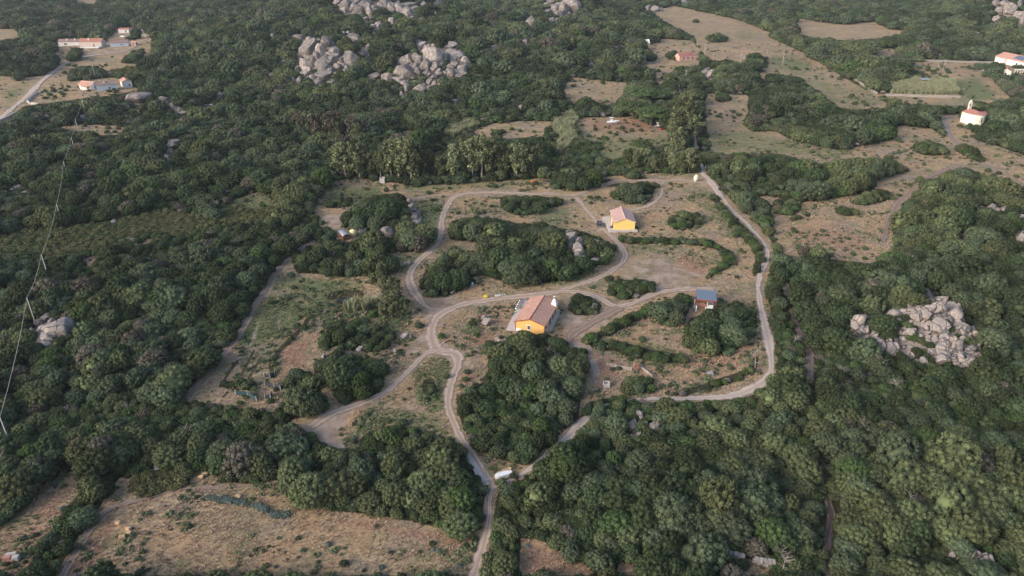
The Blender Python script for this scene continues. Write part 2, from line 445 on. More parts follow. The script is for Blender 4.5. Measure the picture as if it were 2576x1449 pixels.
for ln in WOODS.strip().splitlines(): cls[inpoly(P(ln))] = WOOD
BUSHES = """
1370,330 1385,312 1405,325 1412,345 1395,362 1372,350
1440,372 1470,362 1500,372 1495,392 1455,395
1235,335 1250,325 1268,330 1262,345 1240,346
1246,1212 1252,1203 1270,1206 1292,1194 1298,1202 1276,1218 1256,1220
1528,738 1530,715 1560,704 1620,702 1648,712 1645,735 1610,752 1560,754
1680,565 1685,545 1720,534 1755,540 1768,560 1750,578 1700,580
1505,700 1510,685 1530,680 1550,700 1535,712
1700,990 1800,955 1880,928 1900,890 1912,900 1900,935 1850,962 1760,985 1710,1003
1555,610 1560,592 1600,598 1700,597 1790,603 1840,635 1852,660 1830,675 1800,690 1782,705 1772,700 1800,672 1825,655 1800,625 1740,615 1640,613 1600,615
1455,856 1500,838 1560,800 1640,768 1645,785 1600,808 1540,838 1480,866
1480,862 1540,855 1600,870 1660,885 1720,890 1735,908 1700,915 1620,905 1560,888 1490,876
1775,95 1802,83 1830,92 1828,106 1790,108
1742,50 1752,45 1760,52 1750,58
1795,248 1805,236 1835,240 1842,252 1815,258
2290,378 2300,358 2340,352 2378,368 2380,388 2330,393
2220,398 2230,388 2245,392 2240,402
2140,512 2160,492 2210,476 2248,485 2238,502 2180,518
1945,530 1955,505 1990,496 2012,505 2018,525 1985,542 1950,540
2092,525 2115,518 2150,525 2160,540 2125,545
2020,535 2038,535 2042,545 2025,546
1790,475 1800,470 1840,525 1880,570 1912,610 1922,650 1905,700 1892,690 1902,645 1880,610 1850,585 1820,545 1795,505
2410,360 2450,370 2480,400 2470,412 2430,395 2400,375
1060,975 1068,955 1090,952 1100,975 1092,1000 1070,995
915,795 930,770 955,765 950,800
1262,762 1240,758 1245,748 1262,750
1300,775 1318,770 1322,785 1305,788
640,985 600,980 605,960 640,955 650,970
905,1125 930,1085 1000,1070 1060,1080 1080,1105 1070,1125 1000,1140 940,1140
560,978 565,960 590,955 600,975
1220,870 1240,855 1245,885 1230,895
1590,455 1560,440 1500,420 1380,425 1250,440 1240,430 1400,405 1560,405 1700,415 1750,420 1752,436 1620,436
"""
for ln in BUSHES.strip().splitlines(): cls[inpoly(P(ln))] = BUSH
HEATHS = """
0,600 60,570 150,575 250,560 330,545 400,530 500,540 560,565 480,600 400,588 330,600 260,620 150,650 80,640 0,640
270,178 330,165 350,180 320,192 280,190
330,1235 340,1200 380,1180 460,1190 475,1215 430,1240 360,1252
"""
for ln in HEATHS.strip().splitlines(): cls[inpoly(P(ln))] = HEATH
for ln in """
1395,300 1440,284 1456,300 1440,325 1450,352 1425,378 1398,385 1410,350 1392,330
1100,330 1190,305 1205,318 1140,345
2235,215 2290,200 2400,205 2412,235 2330,240 2240,235
862,770 905,766 940,755 940,774 900,784 868,782""".strip().splitlines(): cls[inpoly(P(ln))] = REED
cls[inpoly(P('2080,652 2200,664 2250,640 2245,560 2215,600 2205,645 2100,642'))] = OPEN
cls[inpoly(P('1940,585 1975,640 2015,652 1995,610'))] = OPEN
cls[inell(872, 742, 44, 13)] = OPEN
# hedges drawn as lines
for pts, wd in ((P('782,792 765,822 745,842 712,872 690,900 682,925 690,948'), 12), (P('1935,88 2010,122 2110,180 2180,225'), 9),
                (P('700,1200 820,1250 1000,1290 1150,1325'), 14), (P('250,1215 200,1290 140,1370 90,1449'), 60), (P('700,1010 760,1040 700,1045'), 6)):
    mk = inline(pts, wd); cls[mk & (cls == OPEN)] = BUSH
for nm, lb, pts, wd in ROADS:
    if nm in ('lane', 'gate_track', 'dirt_road', 'carport_track'):
        cls[inline(pts[:21] if nm == 'lane' else pts, wd[:21] if nm == 'lane' else wd)] = OPEN
for rowp in ('552,975 578,935 600,905', '585,985 605,948 628,905 640,880', '615,975 635,935 655,900', '560,1000 575,985'):
    mk = inline(P(rowp), 7); cls[mk & (cls == OPEN)] = BUSH
for rowp in ('705,706 760,704 815,712', '730,742 790,744 840,752', '700,772 740,770 790,776', '770,720 800,726', '1545,905 1600,915 1650,905', '1670,480 1720,520 1760,560', '1790,500 1815,540 1850,590 1875,650', '900,470 960,480 1000,475', '830,500 900,492', '940,1040 1000,1035 1060,1050', '1080,1030 1100,1060 1095,1090'):
    q = P(rowp)
    for (ax, ay), (bx_, by_) in zip(q[:-1], q[1:]):
        for f_ in np.arange(0, 1, 10 / max(10, math.hypot(bx_ - ax, by_ - ay))):
            if rnd.random() < .6: mk = inell(ax + (bx_ - ax) * f_ + rnd.uniform(-4, 4), ay + (by_ - ay) * f_ + rnd.uniform(-3, 3), rnd.uniform(3, 8), rnd.uniform(2, 5)); cls[mk & (cls == OPEN)] = BUSH
cls[inpoly(P('560,560 545,540 600,515 640,530 690,520 690,545 640,568')) & (cls == OPEN)] = HEATH

# boulders: (origin x, origin y, factor, list of cx,cy,w,h in that enlargement)
RB = [
 ('knoll', 2146.6, 724.5, .1574, "1160,110,230,140 1250,240,160,130 1410,220,220,170 1340,350,190,200 1540,350,180,200 1610,430,200,300 1440,460,260,90 1220,370,170,160 650,430,170,120 790,385,110,70 885,365,90,80 900,275,90,80 960,350,110,90 1020,440,130,160 1140,440,130,150 1070,340,120,90 950,460,90,110 1350,640,270,230 1455,660,110,170 1190,570,80,90 1130,560,60,60 1110,690,60,90 1170,650,60,80 1190,730,90,60 1200,800,80,80 1310,810,130,90 1430,790,130,110 1720,640,230,190 1715,520,110,160 1890,660,110,90 1920,740,90,120 1850,740,60,90 1870,800,110,60 1390,940,150,120 1430,1040,190,120 1400,1140,180,140 1500,1120,90,170 1270,1020,140,70 1580,1000,130,110 1660,920,200,160 1660,1060,200,130 1600,1150,160,130 1720,1150,120,160 1650,1220,120,80 1830,1140,130,110 1830,1230,120,150 1920,1210,110,250 1760,1200,70,60 1560,900,110,80 1610,830,80,100 1550,840,60,90 1990,930,90,120 1890,970,110,80 80,560,190,240 20,600,130,200 170,500,80,170 80,740,140,120 200,660,80,180 210,800,70,80 90,860,90,60 350,750,100,110 480,670,50,50 430,690,50,60 385,830,60,80 400,960,150,200 570,960,150,220 660,970,90,180 620,1030,110,110 680,880,100,130 810,650,90,80 820,730,110,90 820,820,100,80 745,810,60,60 910,960,100,80 930,1075,100,110 870,1090,80,80 800,950,70,70 1030,1170,80,70 1110,1180,90,130 740,720,60,90"),
 ('left_slab', 0, 724.5, .25, "475,310,90,90 520,340,60,70 385,355,90,60 560,420,260,160 640,380,80,60 450,480,150,90 400,530,100,70 480,560,110,90 430,420,80,60 320,440,60,80"),
 ('grove', 1288, 362, .25, "570,920,70,80 590,980,120,140 575,1030,80,60 685,1010,80,110 650,1050,90,80 690,1080,90,60 680,1120,80,50 720,1140,50,40 640,950,60,50 825,980,60,40 860,990,60,50 850,1125,40,30 825,1160,80,30"),
 ('marsh', 644, 362, .25, "1555,600,50,80 1560,640,60,60 1590,670,50,40 1590,740,130,90 1630,700,50,60 1600,790,100,60 1330,900,150,100 1340,860,70,40 1540,1205,50,50 1510,1205,40,40 2380,800,40,30 2485,1195,40,60 2430,1220,40,40"),
 ('left_peak', 724.4, 93.9, .1875, "170,190,110,120 290,90,90,80 310,200,200,260 170,280,150,90 320,330,160,160 390,290,70,160 390,150,70,120 500,90,130,150 470,200,120,160 490,330,170,160 500,430,160,120 620,190,120,110 620,290,130,120 215,390,80,180 250,470,120,120 130,440,60,110 500,510,180,90 430,540,80,60 590,610,110,60 150,580,60,90 75,590,50,100 420,610,70,60 340,560,100,80 730,300,80,90 800,230,110,70 850,290,150,150 730,370,70,60 800,410,60,60 660,390,80,90 560,420,80,80 1000,190,90,110 1100,160,70,170 1090,220,60,70 900,20,120,90 840,10,60,60"),
 ('right_peak', 724.4, 93.9, .1875, "1740,80,110,80 1800,140,110,120 1860,100,40,80 1900,110,50,50 1950,250,210,240 1765,320,90,100 1850,390,130,170 1860,490,110,70 1990,320,100,110 1560,320,150,120 1640,310,110,130 1590,370,80,70 1600,480,240,160 1650,400,60,80 1700,290,90,110 1720,400,80,120 1750,470,80,100 1480,440,90,80 1460,500,110,70 2170,120,170,90 2160,200,140,60 2230,260,180,110 2290,210,120,60 2310,290,140,110 2400,350,110,130 2100,270,70,90 2060,350,80,70 2230,370,110,90 2350,440,120,100 2290,500,160,100 2180,500,90,110 2100,480,70,70 2020,500,90,60 1960,420,90,120 1950,540,80,60 1900,610,70,80 1960,620,70,60 1160,520,160,80 1340,535,130,110 1480,560,90,70 1500,605,80,50 1430,550,60,50 1790,700,140,140 1600,700,60,120 1530,780,50,80 1980,760,70,50 1390,665,50,40 1580,620,90,60 2250,860,80,70 2270,910,60,40 2490,870,70,30"),
 ('top_ridge', 644, 0, .25, "810,30,70,50 910,60,110,130 890,110,100,80 985,100,90,80 1010,50,100,80 1080,40,90,90 1150,130,60,100 1160,195,50,40 1290,40,120,80 1370,75,90,70 1450,85,90,80 1510,110,80,80 1550,60,110,60 1600,90,60,50 1540,150,90,70 1380,230,70,80 1100,200,50,50 1830,30,80,70 1810,140,30,30 1720,150,50,40 1230,260,60,80 1180,270,50,60 1670,45,60,50 970,370,120,70 870,345,50,40 935,335,40,40 270,620,50,40 160,770,50,70 2395,480,90,50 170,370,70,50 450,380,120,50 550,400,70,50 1180,90,80,60 1050,120,90,80 1120,70,60,60"),
 ('top_tor', 1288, 0, .25, "375,50,70,60 500,50,70,60 440,90,70,80 540,110,80,110 620,90,100,130 560,30,100,70 480,140,100,60 345,115,90,40 180,225,90,100 400,205,80,50 465,210,40,40 1370,90,40,70 1430,100,70,60 1490,100,50,50 1725,25,60,50 810,410,80,40 1105,480,40,30 140,445,50,70 800,665,100,60 725,675,40,40 1950,730,90,60 2005,760,100,90 1980,700,40,30 2340,600,40,50 630,460,60,50 600,540,70,40 100,1090,60,50"),
 ('corner', 1932, 0, .25, "2290,30,60,70 2390,40,80,60 2420,110,110,120 2330,110,80,60 2530,190,90,180 2290,200,60,70 2530,40,50,70 1855,555,60,30 1725,560,40,40 1350,485,30,20 850,1285,50,30 2440,290,20,20"),
 ('right_wood', 1932, 362, .25, "2140,660,90,70 2260,630,80,50 2220,600,40,40 2320,665,50,40 2370,660,50,50 2000,890,110,80 2060,870,60,90 2540,735,70,40 2500,920,80,90 2550,940,70,110"),
 ('upper_left', 0, 0, .25, "1390,1000,210,110 1660,1030,110,90 1700,1060,60,70 1760,1070,70,60 1810,1110,80,60 1850,1150,80,50 1750,1100,90,40 450,1190,90,50 820,1180,90,60 2200,970,100,70 2390,950,60,60 2080,1075,90,40 2160,1055,80,25 2430,1085,100,30 1760,1430,120,50"),
 ('left_wood', 0, 362, .25, "1710,20,90,60 1700,95,80,60 1670,130,110,60 1680,185,60,40 175,440,70,50 265,495,60,50 245,430,50,40 120,460,50,30 85,465,30,30 40,488,40,25 1140,785,50,40 1160,770,40,30 200,1435,60,20"),
 ('lower_wood', 1288, 724.5, .25, "1290,1280,60,130 1205,1395,120,90 1420,1410,100,70 1350,1360,40,40 400,670,60,40 1870,2774,120,70 1205,1499,50,40 1270,1469,60,30"),
 ('lower_right', 1932, 1087, .25, "1500,660,90,60 1590,680,90,70 1610,750,70,60 1630,780,50,40 1715,710,30,30 1850,1250,80,110 1895,1280,40,90 1950,1285,70,110 2050,1260,140,110 2170,1320,130,130 2240,1310,70,120 2100,1230,60,50"),
 ('house_bank', 644, 724.5, .25, "1500,485,70,50 1555,488,40,35 1385,640,50,40 1885,365,30,25 1165,130,35,35 1890,550,30,20 2420,515,40,40 2450,530,40,30 2500,530,40,30 2300,300,60,60 2330,350,80,70 680,690,40,60 1050,620,60,50"),
]
BOULD = []
for zone, ox, oy, k, s in RB:
    for q in s.split():
        a, b, c, d = (float(t) for t in q.split(','))
        BOULD.append([zone, ox + a * k, oy + b * k, c * k, d * k])
rockmask = np.zeros((GH, GW), bool)
for z, x, y, a, b in BOULD: rockmask |= inell(x, y, a / 2 + 1, b / 2 + 1)
RUB = [P('740,140 765,95 830,95 860,130 940,135 890,190 850,215 770,212 725,205'), P('985,190 1005,140 1040,100 1090,95 1140,115 1185,155 1180,190 1130,210 1075,225 1040,215 990,205'),
       P('850,30 870,0 1100,0 1080,40 1040,50 1010,55 960,75 930,50'), P('1375,0 1450,0 1455,30 1420,42 1390,30'), P('2225,790 2280,740 2370,745 2460,880 2450,935 2330,900 2190,890 2140,840')]
rub = np.zeros((GH, GW), bool)
for p in RUB: rub |= inpoly(p)
cls[rockmask] = ROCKY
for ex, ey, ea, eb in ((2462, 296, 31, 17), (2545, 150, 38, 14), (2537, 178, 22, 11), (2572, 182, 10, 8), (200, 112, 60, 13), (285, 103, 30, 14), (310, 82, 26, 13), (270, 214, 66, 18), (1730, 140, 30, 14), (1628, 107, 9, 9),
                       (888, 585, 10, 13), (864, 597, 20, 11), (912, 584, 18, 8), (1777, 757, 34, 30), (1660, 322, 13, 11), (1750, 450, 6, 12), (2166, 164, 6, 9), (962, 453, 9, 10), (1267, 1190, 27, 11), (402, 1180, 12, 9),
                       (2325, 204, 14, 8), (1342, 797, 74, 44), (330, 107, 12, 7), (332, 66, 12, 5), (12, 1405, 40, 26), (853, 982, 13, 6)):
    cls[inell(ex, ey, ea, eb)] = OPEN
for pts, wd in ((P('2138,192 2206,237 2230,240'), 6), (P('2227,240 2414,245'), 9), (P('2300,152 2370,155 2520,158'), 5), (P('1828,1400 1868,1408 1900,1418 1945,1422'), 12), (P('96,233 68,258 96,263'), 5)):
    cls[inline(pts, wd)] = OPEN

# ground cover weights
Gr = np.zeros((GH, GW)); Di = np.zeros((GH, GW)); Re = np.zeros((GH, GW)); Ro = np.zeros((GH, GW))
for v, s in ((.95, '600,862 620,805 650,775 720,790 772,790 722,852 660,862'), (.9, '1040,510 1110,498 1122,540 1090,592 1050,562'), (.8, '985,645 1060,640 1075,660 1030,685 1000,670'),
             (.7, '820,470 960,462 980,495 900,520 820,500'), (.5, '700,690 800,690 920,700 930,760 860,790 760,800 650,770'), (.9, '700,704 820,708 850,722 700,718'), (.9, '760,712 830,720 820,752 770,748'), (.9, '690,766 800,772 880,800 700,782'), (.8, '790,830 860,800 1000,810 1010,830'), (.6, '1000,452 1380,448 1380,470 1180,476 1040,490 1000,480'),
             (.6, '1380,290 1450,300 1500,345 1760,330 1760,420 1400,420'), (.7, '1930,140 2000,135 2070,175 1990,185 1935,165'), (.55, '1780,330 1880,320 2000,350 2200,370 2100,400 1790,388'),
             (.5, '1960,190 2060,190 2200,230 2240,272 2100,275 2060,235'), (.85, '2390,205 2450,190 2520,240 2460,262 2410,240'), (.7, '2225,248 2440,252 2460,270 2235,262'),
             (.5, '1850,70 1900,75 1900,110 1850,110'), (.7, '1450,850 1600,860 1740,895 1700,925 1560,900 1460,870'), (.45, '1540,620 1700,600 1860,640 1860,690 1700,640 1560,650'),
             (.55, '920,1030 1110,1040 1120,1100 960,1080 880,1110'), (.55, '1040,925 1140,900 1130,1060 1040,1010'), (.5, '1690,460 1790,470 1880,590 1830,610 1760,520'), (.75, '520,540 560,490 700,480 700,560 560,565'), (.35, '600,860 700,850 720,960 600,990'),
             (.5, '1300,530 1420,510 1460,560 1400,590'), (.45, '1430,660 1560,700 1520,740 1400,730'), (.35, '1180,490 1300,500 1280,560 1150,560'), (.4, '0,1200 120,1200 60,1449 0,1449'),
             (.5, '0,240 60,190 110,190 30,270'), (.4, '500,1230 700,1230 650,1260 480,1260'), (.4, '1880,700 1950,700 1960,960 1920,960'), (.35, '0,140 60,140 60,160 0,160'), (.5, '850,770 1040,740 1040,860 880,830')):
    Gr[inpoly(P(s))] = v
for v, s in ((1, '800,548 850,536 905,527 912,535 868,547 852,585 840,580'), (1, '740,1065 790,1060 860,1028 880,1045 850,1090 870,1135 820,1122 780,1090'), (.8, '1400,790 1420,830 1440,880 1490,960 1520,960 1490,880 1480,830 1560,795 1580,770 1500,790'),
             (.9, '1050,760 1130,740 1160,775 1110,800 1080,850 1060,880 1010,900 1040,860 1075,820'), (.6, '1560,650 1690,650 1780,700 1720,735 1560,720'), (.7, '1490,540 1530,550 1535,600 1500,590'),
             (.7, '1090,880 1160,895 1190,910 1160,940 1120,900'), (.5, '160,125 330,115 340,125 200,150'), (.7, '300,90 345,88 350,110 310,110'), (.5, '590,950 700,680 640,860 540,1000'), (.6, '1410,740 1430,800 1440,790 1430,745')):
    Di[inpoly(P(s))] = np.maximum(Di[inpoly(P(s))], v)
for nm, lb, pts, wd in ROADS:
    if nm == 'field_track': continue
    m_ = inline(pts, [q + 7 for q in wd]); Di[m_] = np.maximum(Di[m_], .45)
for v, s in ((.9, '1690,640 1790,645 1780,690 1700,690'), (.8, '1445,300 1640,295 1680,330 1500,335'), (.8, '1170,830 1260,840 1240,885 1170,870'), (.7, '1640,900 1860,890 1860,930 1650,930'), (.6, '850,1290 1180,1345 1180,1380 800,1320'),
             (.6, '1480,590 1600,610 1560,640 1480,600'), (.7, '700,860 790,850 770,930 700,930'), (.5, '1660,870 1740,800 1740,860'), (.6, '150,1449 330,1200 300,1300 250,1449'), (.6, '1480,880 1560,900 1560,980 1480,985'), (.6, '1305,1449 1310,1360 1400,1385 1500,1449'), (.5, '1945,560 2100,560 2210,600 2160,650 1990,610'), (.6, '1600,150 1660,200 1650,215 1600,170'), (.7, '1170,925 1230,930 1200,960 1150,980'), (.6, '0,1300 220,1180 150,1300 60,1449 0,1449')):
    Re[inpoly(P(s))] = v
Ro[rub | rockmask] = 1
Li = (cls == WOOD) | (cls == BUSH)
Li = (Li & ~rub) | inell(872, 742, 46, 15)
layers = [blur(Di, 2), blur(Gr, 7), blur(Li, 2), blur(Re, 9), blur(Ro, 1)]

def samp(a, px, py):
    i = np.clip((py / 2).astype(int), 0, GH - 1); j = np.clip((px / 2).astype(int), 0, GW - 1)
    return a[i, j]

# ------------------------------------------------------------------ ground
NC, RAT = 720, 1.0048
rows = [42.0]
while rows[-1] < 2600: rows.append(rows[-1] * RAT)
rows = np.array(rows)
U = np.linspace(-1, 1, NC)
YY, UU = np.meshgrid(rows, U, indexing='ij')
XX = UU * (YY * .98 + 55)
ZZ = terr(XX, YY)
V = np.stack([XX, YY, ZZ], -1).reshape(-1, 3)
nr = len(rows)
ii = np.arange((nr - 1) * (NC - 1)); a = (ii // (NC - 1)) * NC + ii % (NC - 1)
FQ = np.stack([a, a + 1, a + NC + 1, a + NC], 1)
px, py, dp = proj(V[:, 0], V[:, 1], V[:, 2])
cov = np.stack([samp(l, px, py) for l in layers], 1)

def ground_material():
    m, nt, b = nmat('ground')
    geo = nt.nodes.new('ShaderNodeNewGeometry'); Pz = geo.outputs['Position']
    A = {}
    for k in ('dirt', 'green', 'litter', 'red', 'rock'):
        at = nt.nodes.new('ShaderNodeAttribute'); at.attribute_name = k; A[k] = at.outputs['Fac']
    nb = noise(nt, Pz, .045, 5, .6); nm_ = noise(nt, Pz, .28, 6, .65); nf = noise(nt, Pz, 1.7, 6, .75); nx = noise(nt, Pz, 6, 4, .8)
    def th(f, n, lo, hi, amp=.9):
        s_ = math_(nt, 'MULTIPLY_ADD', math_(nt, 'SUBTRACT', n, .5), amp, f)
        mr = nt.nodes.new('ShaderNodeMapRange'); mr.interpolation_type = 'SMOOTHSTEP'
        nt.links.new(s_, mr.inputs[0]); mr.inputs[1].default_value = lo; mr.inputs[2].default_value = hi
        return mr.outputs[0]
    dry = ramp(nt, nm_.outputs[0], [(.32, (.240, .160, .098)), (.43, (.390, .272, .165)), (.52, (.570, .420, .250)), (.60, (.450, .315, .188)), (.70, (.310, .210, .132))])
    dry = mixc(nt, ramp(nt, nf.outputs[0], [(.36, .85), (.56, 0.)]), dry, (.150, .105, .075))
    dry = mixc(nt, ramp(nt, nx.outputs[0], [(.52, 0.), (.68, .7)]), dry, (.60, .46, .33))
    dry = mixc(nt, ramp(nt, nb.outputs[0], [(.42, 0.), (.62, .55)]), dry, (.300, .250, .150))
    ns = noise(nt, Pz, .9, 6, .75); nl = noise(nt, Pz, .075, 4, .6)
    dry = mixc(nt, ramp(nt, ns.outputs[0], [(.40, .95), (.49, 0.)]), dry, (.155, .112, .078))
    dry = mixc(nt, ramp(nt, ns.outputs[0], [(.55, 0.), (.66, .7)]), dry, (.58, .44, .30))
    dry = mixc(nt, ramp(nt, nl.outputs[0], [(.50, 0.), (.60, .6)]), dry, (.440, .285, .165))
    dry = mixc(nt, ramp(nt, nl.outputs[0], [(.38, .55), (.48, 0.)]), dry, (.270, .215, .190))
    grn = ramp(nt, nf.outputs[0], [(.3, (.075, .095, .040)), (.47, (.150, .170, .078)), (.64, (.235, .225, .125))])
    dry = mixc(nt, ramp(nt, noise(nt, Pz, .12, 6, .7).outputs[0], [(.50, 0.), (.62, .6)]), dry, grn)
    c = mixc(nt, th(A['red'], nm_.outputs[0], .3, .7, 1.4), dry, ramp(nt, nf.outputs[0], [(.34, (.200, .115, .080)), (.6, (.400, .255, .170))]))
    c = mixc(nt, th(A['green'], nm_.outputs[0], .2, .75, 1.6), c, grn)
    dirt = ramp(nt, nm_.outputs[0], [(.40, (.270, .195, .145)), (.5, (.390, .295, .228)), (.60, (.480, .380, .305))])
    dirt = mixc(nt, ramp(nt, nx.outputs[0], [(.4, .35), (.6, 0.)]), dirt, (.20, .15, .12))
    c = mixc(nt, th(A['dirt'], nm_.outputs[0], .3, .9, 2.0), c, dirt)
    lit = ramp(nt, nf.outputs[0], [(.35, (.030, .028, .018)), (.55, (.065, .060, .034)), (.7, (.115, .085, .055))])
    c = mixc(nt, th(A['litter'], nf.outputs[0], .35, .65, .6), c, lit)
    rk = ramp(nt, nf.outputs[0], [(.3, (.13, .115, .105)), (.6, (.36, .31, .28))])
    c = mixc(nt, th(A['rock'], nf.outputs[0], .4, .6, .3), c, rk)
    nt.links.new(c, b.inputs['Base Color']); b.inputs['Roughness'].default_value = .95; b.inputs['Specular IOR Level'].default_value = .1
    bp = nt.nodes.new('ShaderNodeBump'); bp.inputs['Strength'].default_value = .8; bp.inputs['Distance'].default_value = .35
    nt.links.new(nf.outputs[0], bp.inputs['Height']); nt.links.new(bp.outputs[0], b.inputs['Normal'])
    return m
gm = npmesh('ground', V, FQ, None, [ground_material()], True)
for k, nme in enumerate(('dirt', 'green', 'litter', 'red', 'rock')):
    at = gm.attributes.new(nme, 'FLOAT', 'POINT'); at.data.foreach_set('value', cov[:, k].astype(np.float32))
tag(link('ground', gm), kind='structure')
del V, FQ, cov

# ------------------------------------------------------------------ roads
def road_material(name, base, mid, dark):
    m, nt, b = nmat(name)
    uv = nt.nodes.new('ShaderNodeUVMap'); geo = nt.nodes.new('ShaderNodeNewGeometry'); Pz = geo.outputs['Position']
    sx = nt.nodes.new('ShaderNodeSeparateXYZ'); nt.links.new(uv.outputs[0], sx.inputs[0]); u = sx.outputs[0]
    nm_ = noise(nt, Pz, .5, 6, .7); nf = noise(nt, Pz, 3.5, 5, .75)
    d = math_(nt, 'ABSOLUTE', math_(nt, 'SUBTRACT', u, .5))            # 0 centre, .5 edge
    rut = math_(nt, 'ABSOLUTE', math_(nt, 'SUBTRACT', d, .24))
    c = mixc(nt, ramp(nt, nm_.outputs[0], [(.3, 0.), (.7, 1.)]), base, mid)
    dn = math_(nt, 'MULTIPLY_ADD', math_(nt, 'SUBTRACT', nm_.outputs[0], .5), .35, d)
    c = mixc(nt, ramp(nt, dn, [(.04, .6), (.17, 0.)]), c, dark)
    c = mixc(nt, ramp(nt, dn, [(.30, 0.), (.42, .6)]), c, dark)
    c = mixc(nt, ramp(nt, nf.outputs[0], [(.38, .45), (.58, 0.)]), c, dark)
    nt.links.new(c, b.inputs['Base Color']); b.inputs['Roughness'].default_value = .95; b.inputs['Specular IOR Level'].default_value = .1
    e = math_(nt, 'MULTIPLY_ADD', math_(nt, 'SUBTRACT', nm_.outputs[0], .5), .75, d)
    e = math_(nt, 'MULTIPLY_ADD', math_(nt, 'SUBTRACT', nf.outputs[0], .5), .12, e)
    mr = nt.nodes.new('ShaderNodeMapRange'); nt.links.new(e, mr.inputs[0]); mr.inputs[1].default_value = .27; mr.inputs[2].default_value = .47
    tr = nt.nodes.new('ShaderNodeBsdfTransparent'); mx = nt.nodes.new('ShaderNodeMixShader')
    nt.links.new(mr.outputs[0], mx.inputs[0]); nt.links.new(b.outputs[0], mx.inputs[1]); nt.links.new(tr.outputs[0], mx.inputs[2])
    nt.links.new(mx.outputs[0], nt.nodes['Material Output'].inputs[0])
    bp = nt.nodes.new('ShaderNodeBump'); bp.inputs['Strength'].default_value = .5; bp.inputs['Distance'].default_value = .15
    nt.links.new(nf.outputs[0], bp.inputs['Height']); nt.links.new(bp.outputs[0], b.inputs['Normal'])
    return m
RM = road_material('pale_dirt', (.58, .455, .375), (.48, .37, .30), (.29, .215, .16))
RMb = road_material('brown_dirt', (.36, .275, .225), (.29, .215, .170), (.20, .145, .115))
RMl = road_material('pale_gravel', (.62, .53, .465), (.52, .43, .37), (.38, .30, .25))
RMg = road_material('grey_dirt', (.36, .315, .30), (.29, .245, .23), (.20, .165, .155))
RMw = road_material('dark_brown_dirt', (.24, .185, .165), (.19, .145, .13), (.13, .10, .09))  # darker brown dirt used on the wood track
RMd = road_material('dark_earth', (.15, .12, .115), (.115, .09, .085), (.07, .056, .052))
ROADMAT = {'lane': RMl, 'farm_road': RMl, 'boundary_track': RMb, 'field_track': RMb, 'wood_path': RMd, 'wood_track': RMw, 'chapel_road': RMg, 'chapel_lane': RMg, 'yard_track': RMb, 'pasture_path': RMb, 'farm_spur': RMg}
def ribbon(name, pts, wd, off, mat):
    W = [ground(x, y) for x, y in pts]
    ws = []
    for (q, p) in zip(wd, W): ws.append(q / scale_at(p))
    # px widths of tracks that run across the view are foreshortened
    C = []
    for i in range(len(W) - 1):
        p0, p1, p2, p3 = W[max(i - 1, 0)], W[i], W[i + 1], W[min(i + 2, len(W) - 1)]
        n = max(2, int((p2 - p1).length / 1.0))
        for k in range(n + (i == len(W) - 2)):
            t = k / n
            q = .5 * ((2 * p1) + (p2 - p0) * t + (2 * p0 - 5 * p1 + 4 * p2 - p3) * t * t + (3 * p1 - p0 - 3 * p2 + p3) * t ** 3)
            C.append((q.x, q.y, ws[i] * (1 - t) + ws[i + 1] * t))
    C = np.array(C)
    T = np.gradient(C[:, :2], axis=0); T /= np.linalg.norm(T, axis=1)[:, None] + 1e-9
    Nn = np.stack([-T[:, 1], T[:, 0]], 1)
    # a band seen edge-on to the view needs more true width
    fore = np.abs(Nn[:, 1]); wob = np.convolve(rng.normal(0, .95, len(C) + 14), np.ones(15) / 15, 'valid'); wid = C[:, 2] * (1 + fore * .45) * .98 * (1 + wob)
    K = 9; ts = np.linspace(-.5, .5, K)
    jit = np.convolve(rng.normal(0, .16, len(C) + 4), np.ones(5) / 5, 'valid')
    X = C[:, None, 0] + Nn[:, None, 0] * ts[None] * wid[:, None] + (Nn[:, 0] * jit)[:, None]
    Y = C[:, None, 1] + Nn[:, None, 1] * ts[None] * wid[:, None] + (Nn[:, 1] * jit)[:, None]
    Z = terr(X, Y) + off + .00035 * Y
    Vv = np.stack([X, Y, Z], -1).reshape(-1, 3); n = len(C)
    i2 = np.arange((n - 1) * (K - 1)); a2 = (i2 // (K - 1)) * K + i2 % (K - 1)
    me = npmesh(name, Vv, np.stack([a2, a2 + 1, a2 + K + 1, a2 + K], 1), None, [mat], True)
    uv = me.uv_layers.new(name='UVMap'); li = np.zeros(len(me.loops), np.int32); me.loops.foreach_get('vertex_index', li)
    s_ = np.cumsum(np.r_[0, np.hypot(*np.diff(C[:, :2], axis=0).T)])
    uvs = np.stack([(li % K) / (K - 1), s_[li // K]], 1); uv.data.foreach_set('uv', uvs.ravel().astype(np.float32))
    return link(name, me)
for k, (nm, lb, pts, wd) in enumerate(ROADS):
    o = ribbon(nm, pts, wd, .03 + .006 * k, ROADMAT.get(nm, RM)); tag(o, lb, 'road', kind='structure')
# poured concrete strip on the left half of the track near the bottom
o = ribbon('concrete_strip', P('1168,1142 1190,1168 1208,1196 1226,1222'), [14, 16, 16, 18], .18, plain('concrete', (.42, .39, .37), .9, .15, 2)); tag(o, 'pale concrete strip laid on the left of the main track', 'road', kind='structure')

# ------------------------------------------------------------------ foliage builders
def icos(sub):
    bm = bmesh.new(); bmesh.ops.create_icosphere(bm, subdivisions=sub, radius=1)
    v = np.array([q.co[:] for q in bm.verts]); f = np.array([[q.index for q in p.verts] for p in bm.faces]); bm.free(); return v, f
ICO = {k: icos(k) for k in (1, 2, 3)}

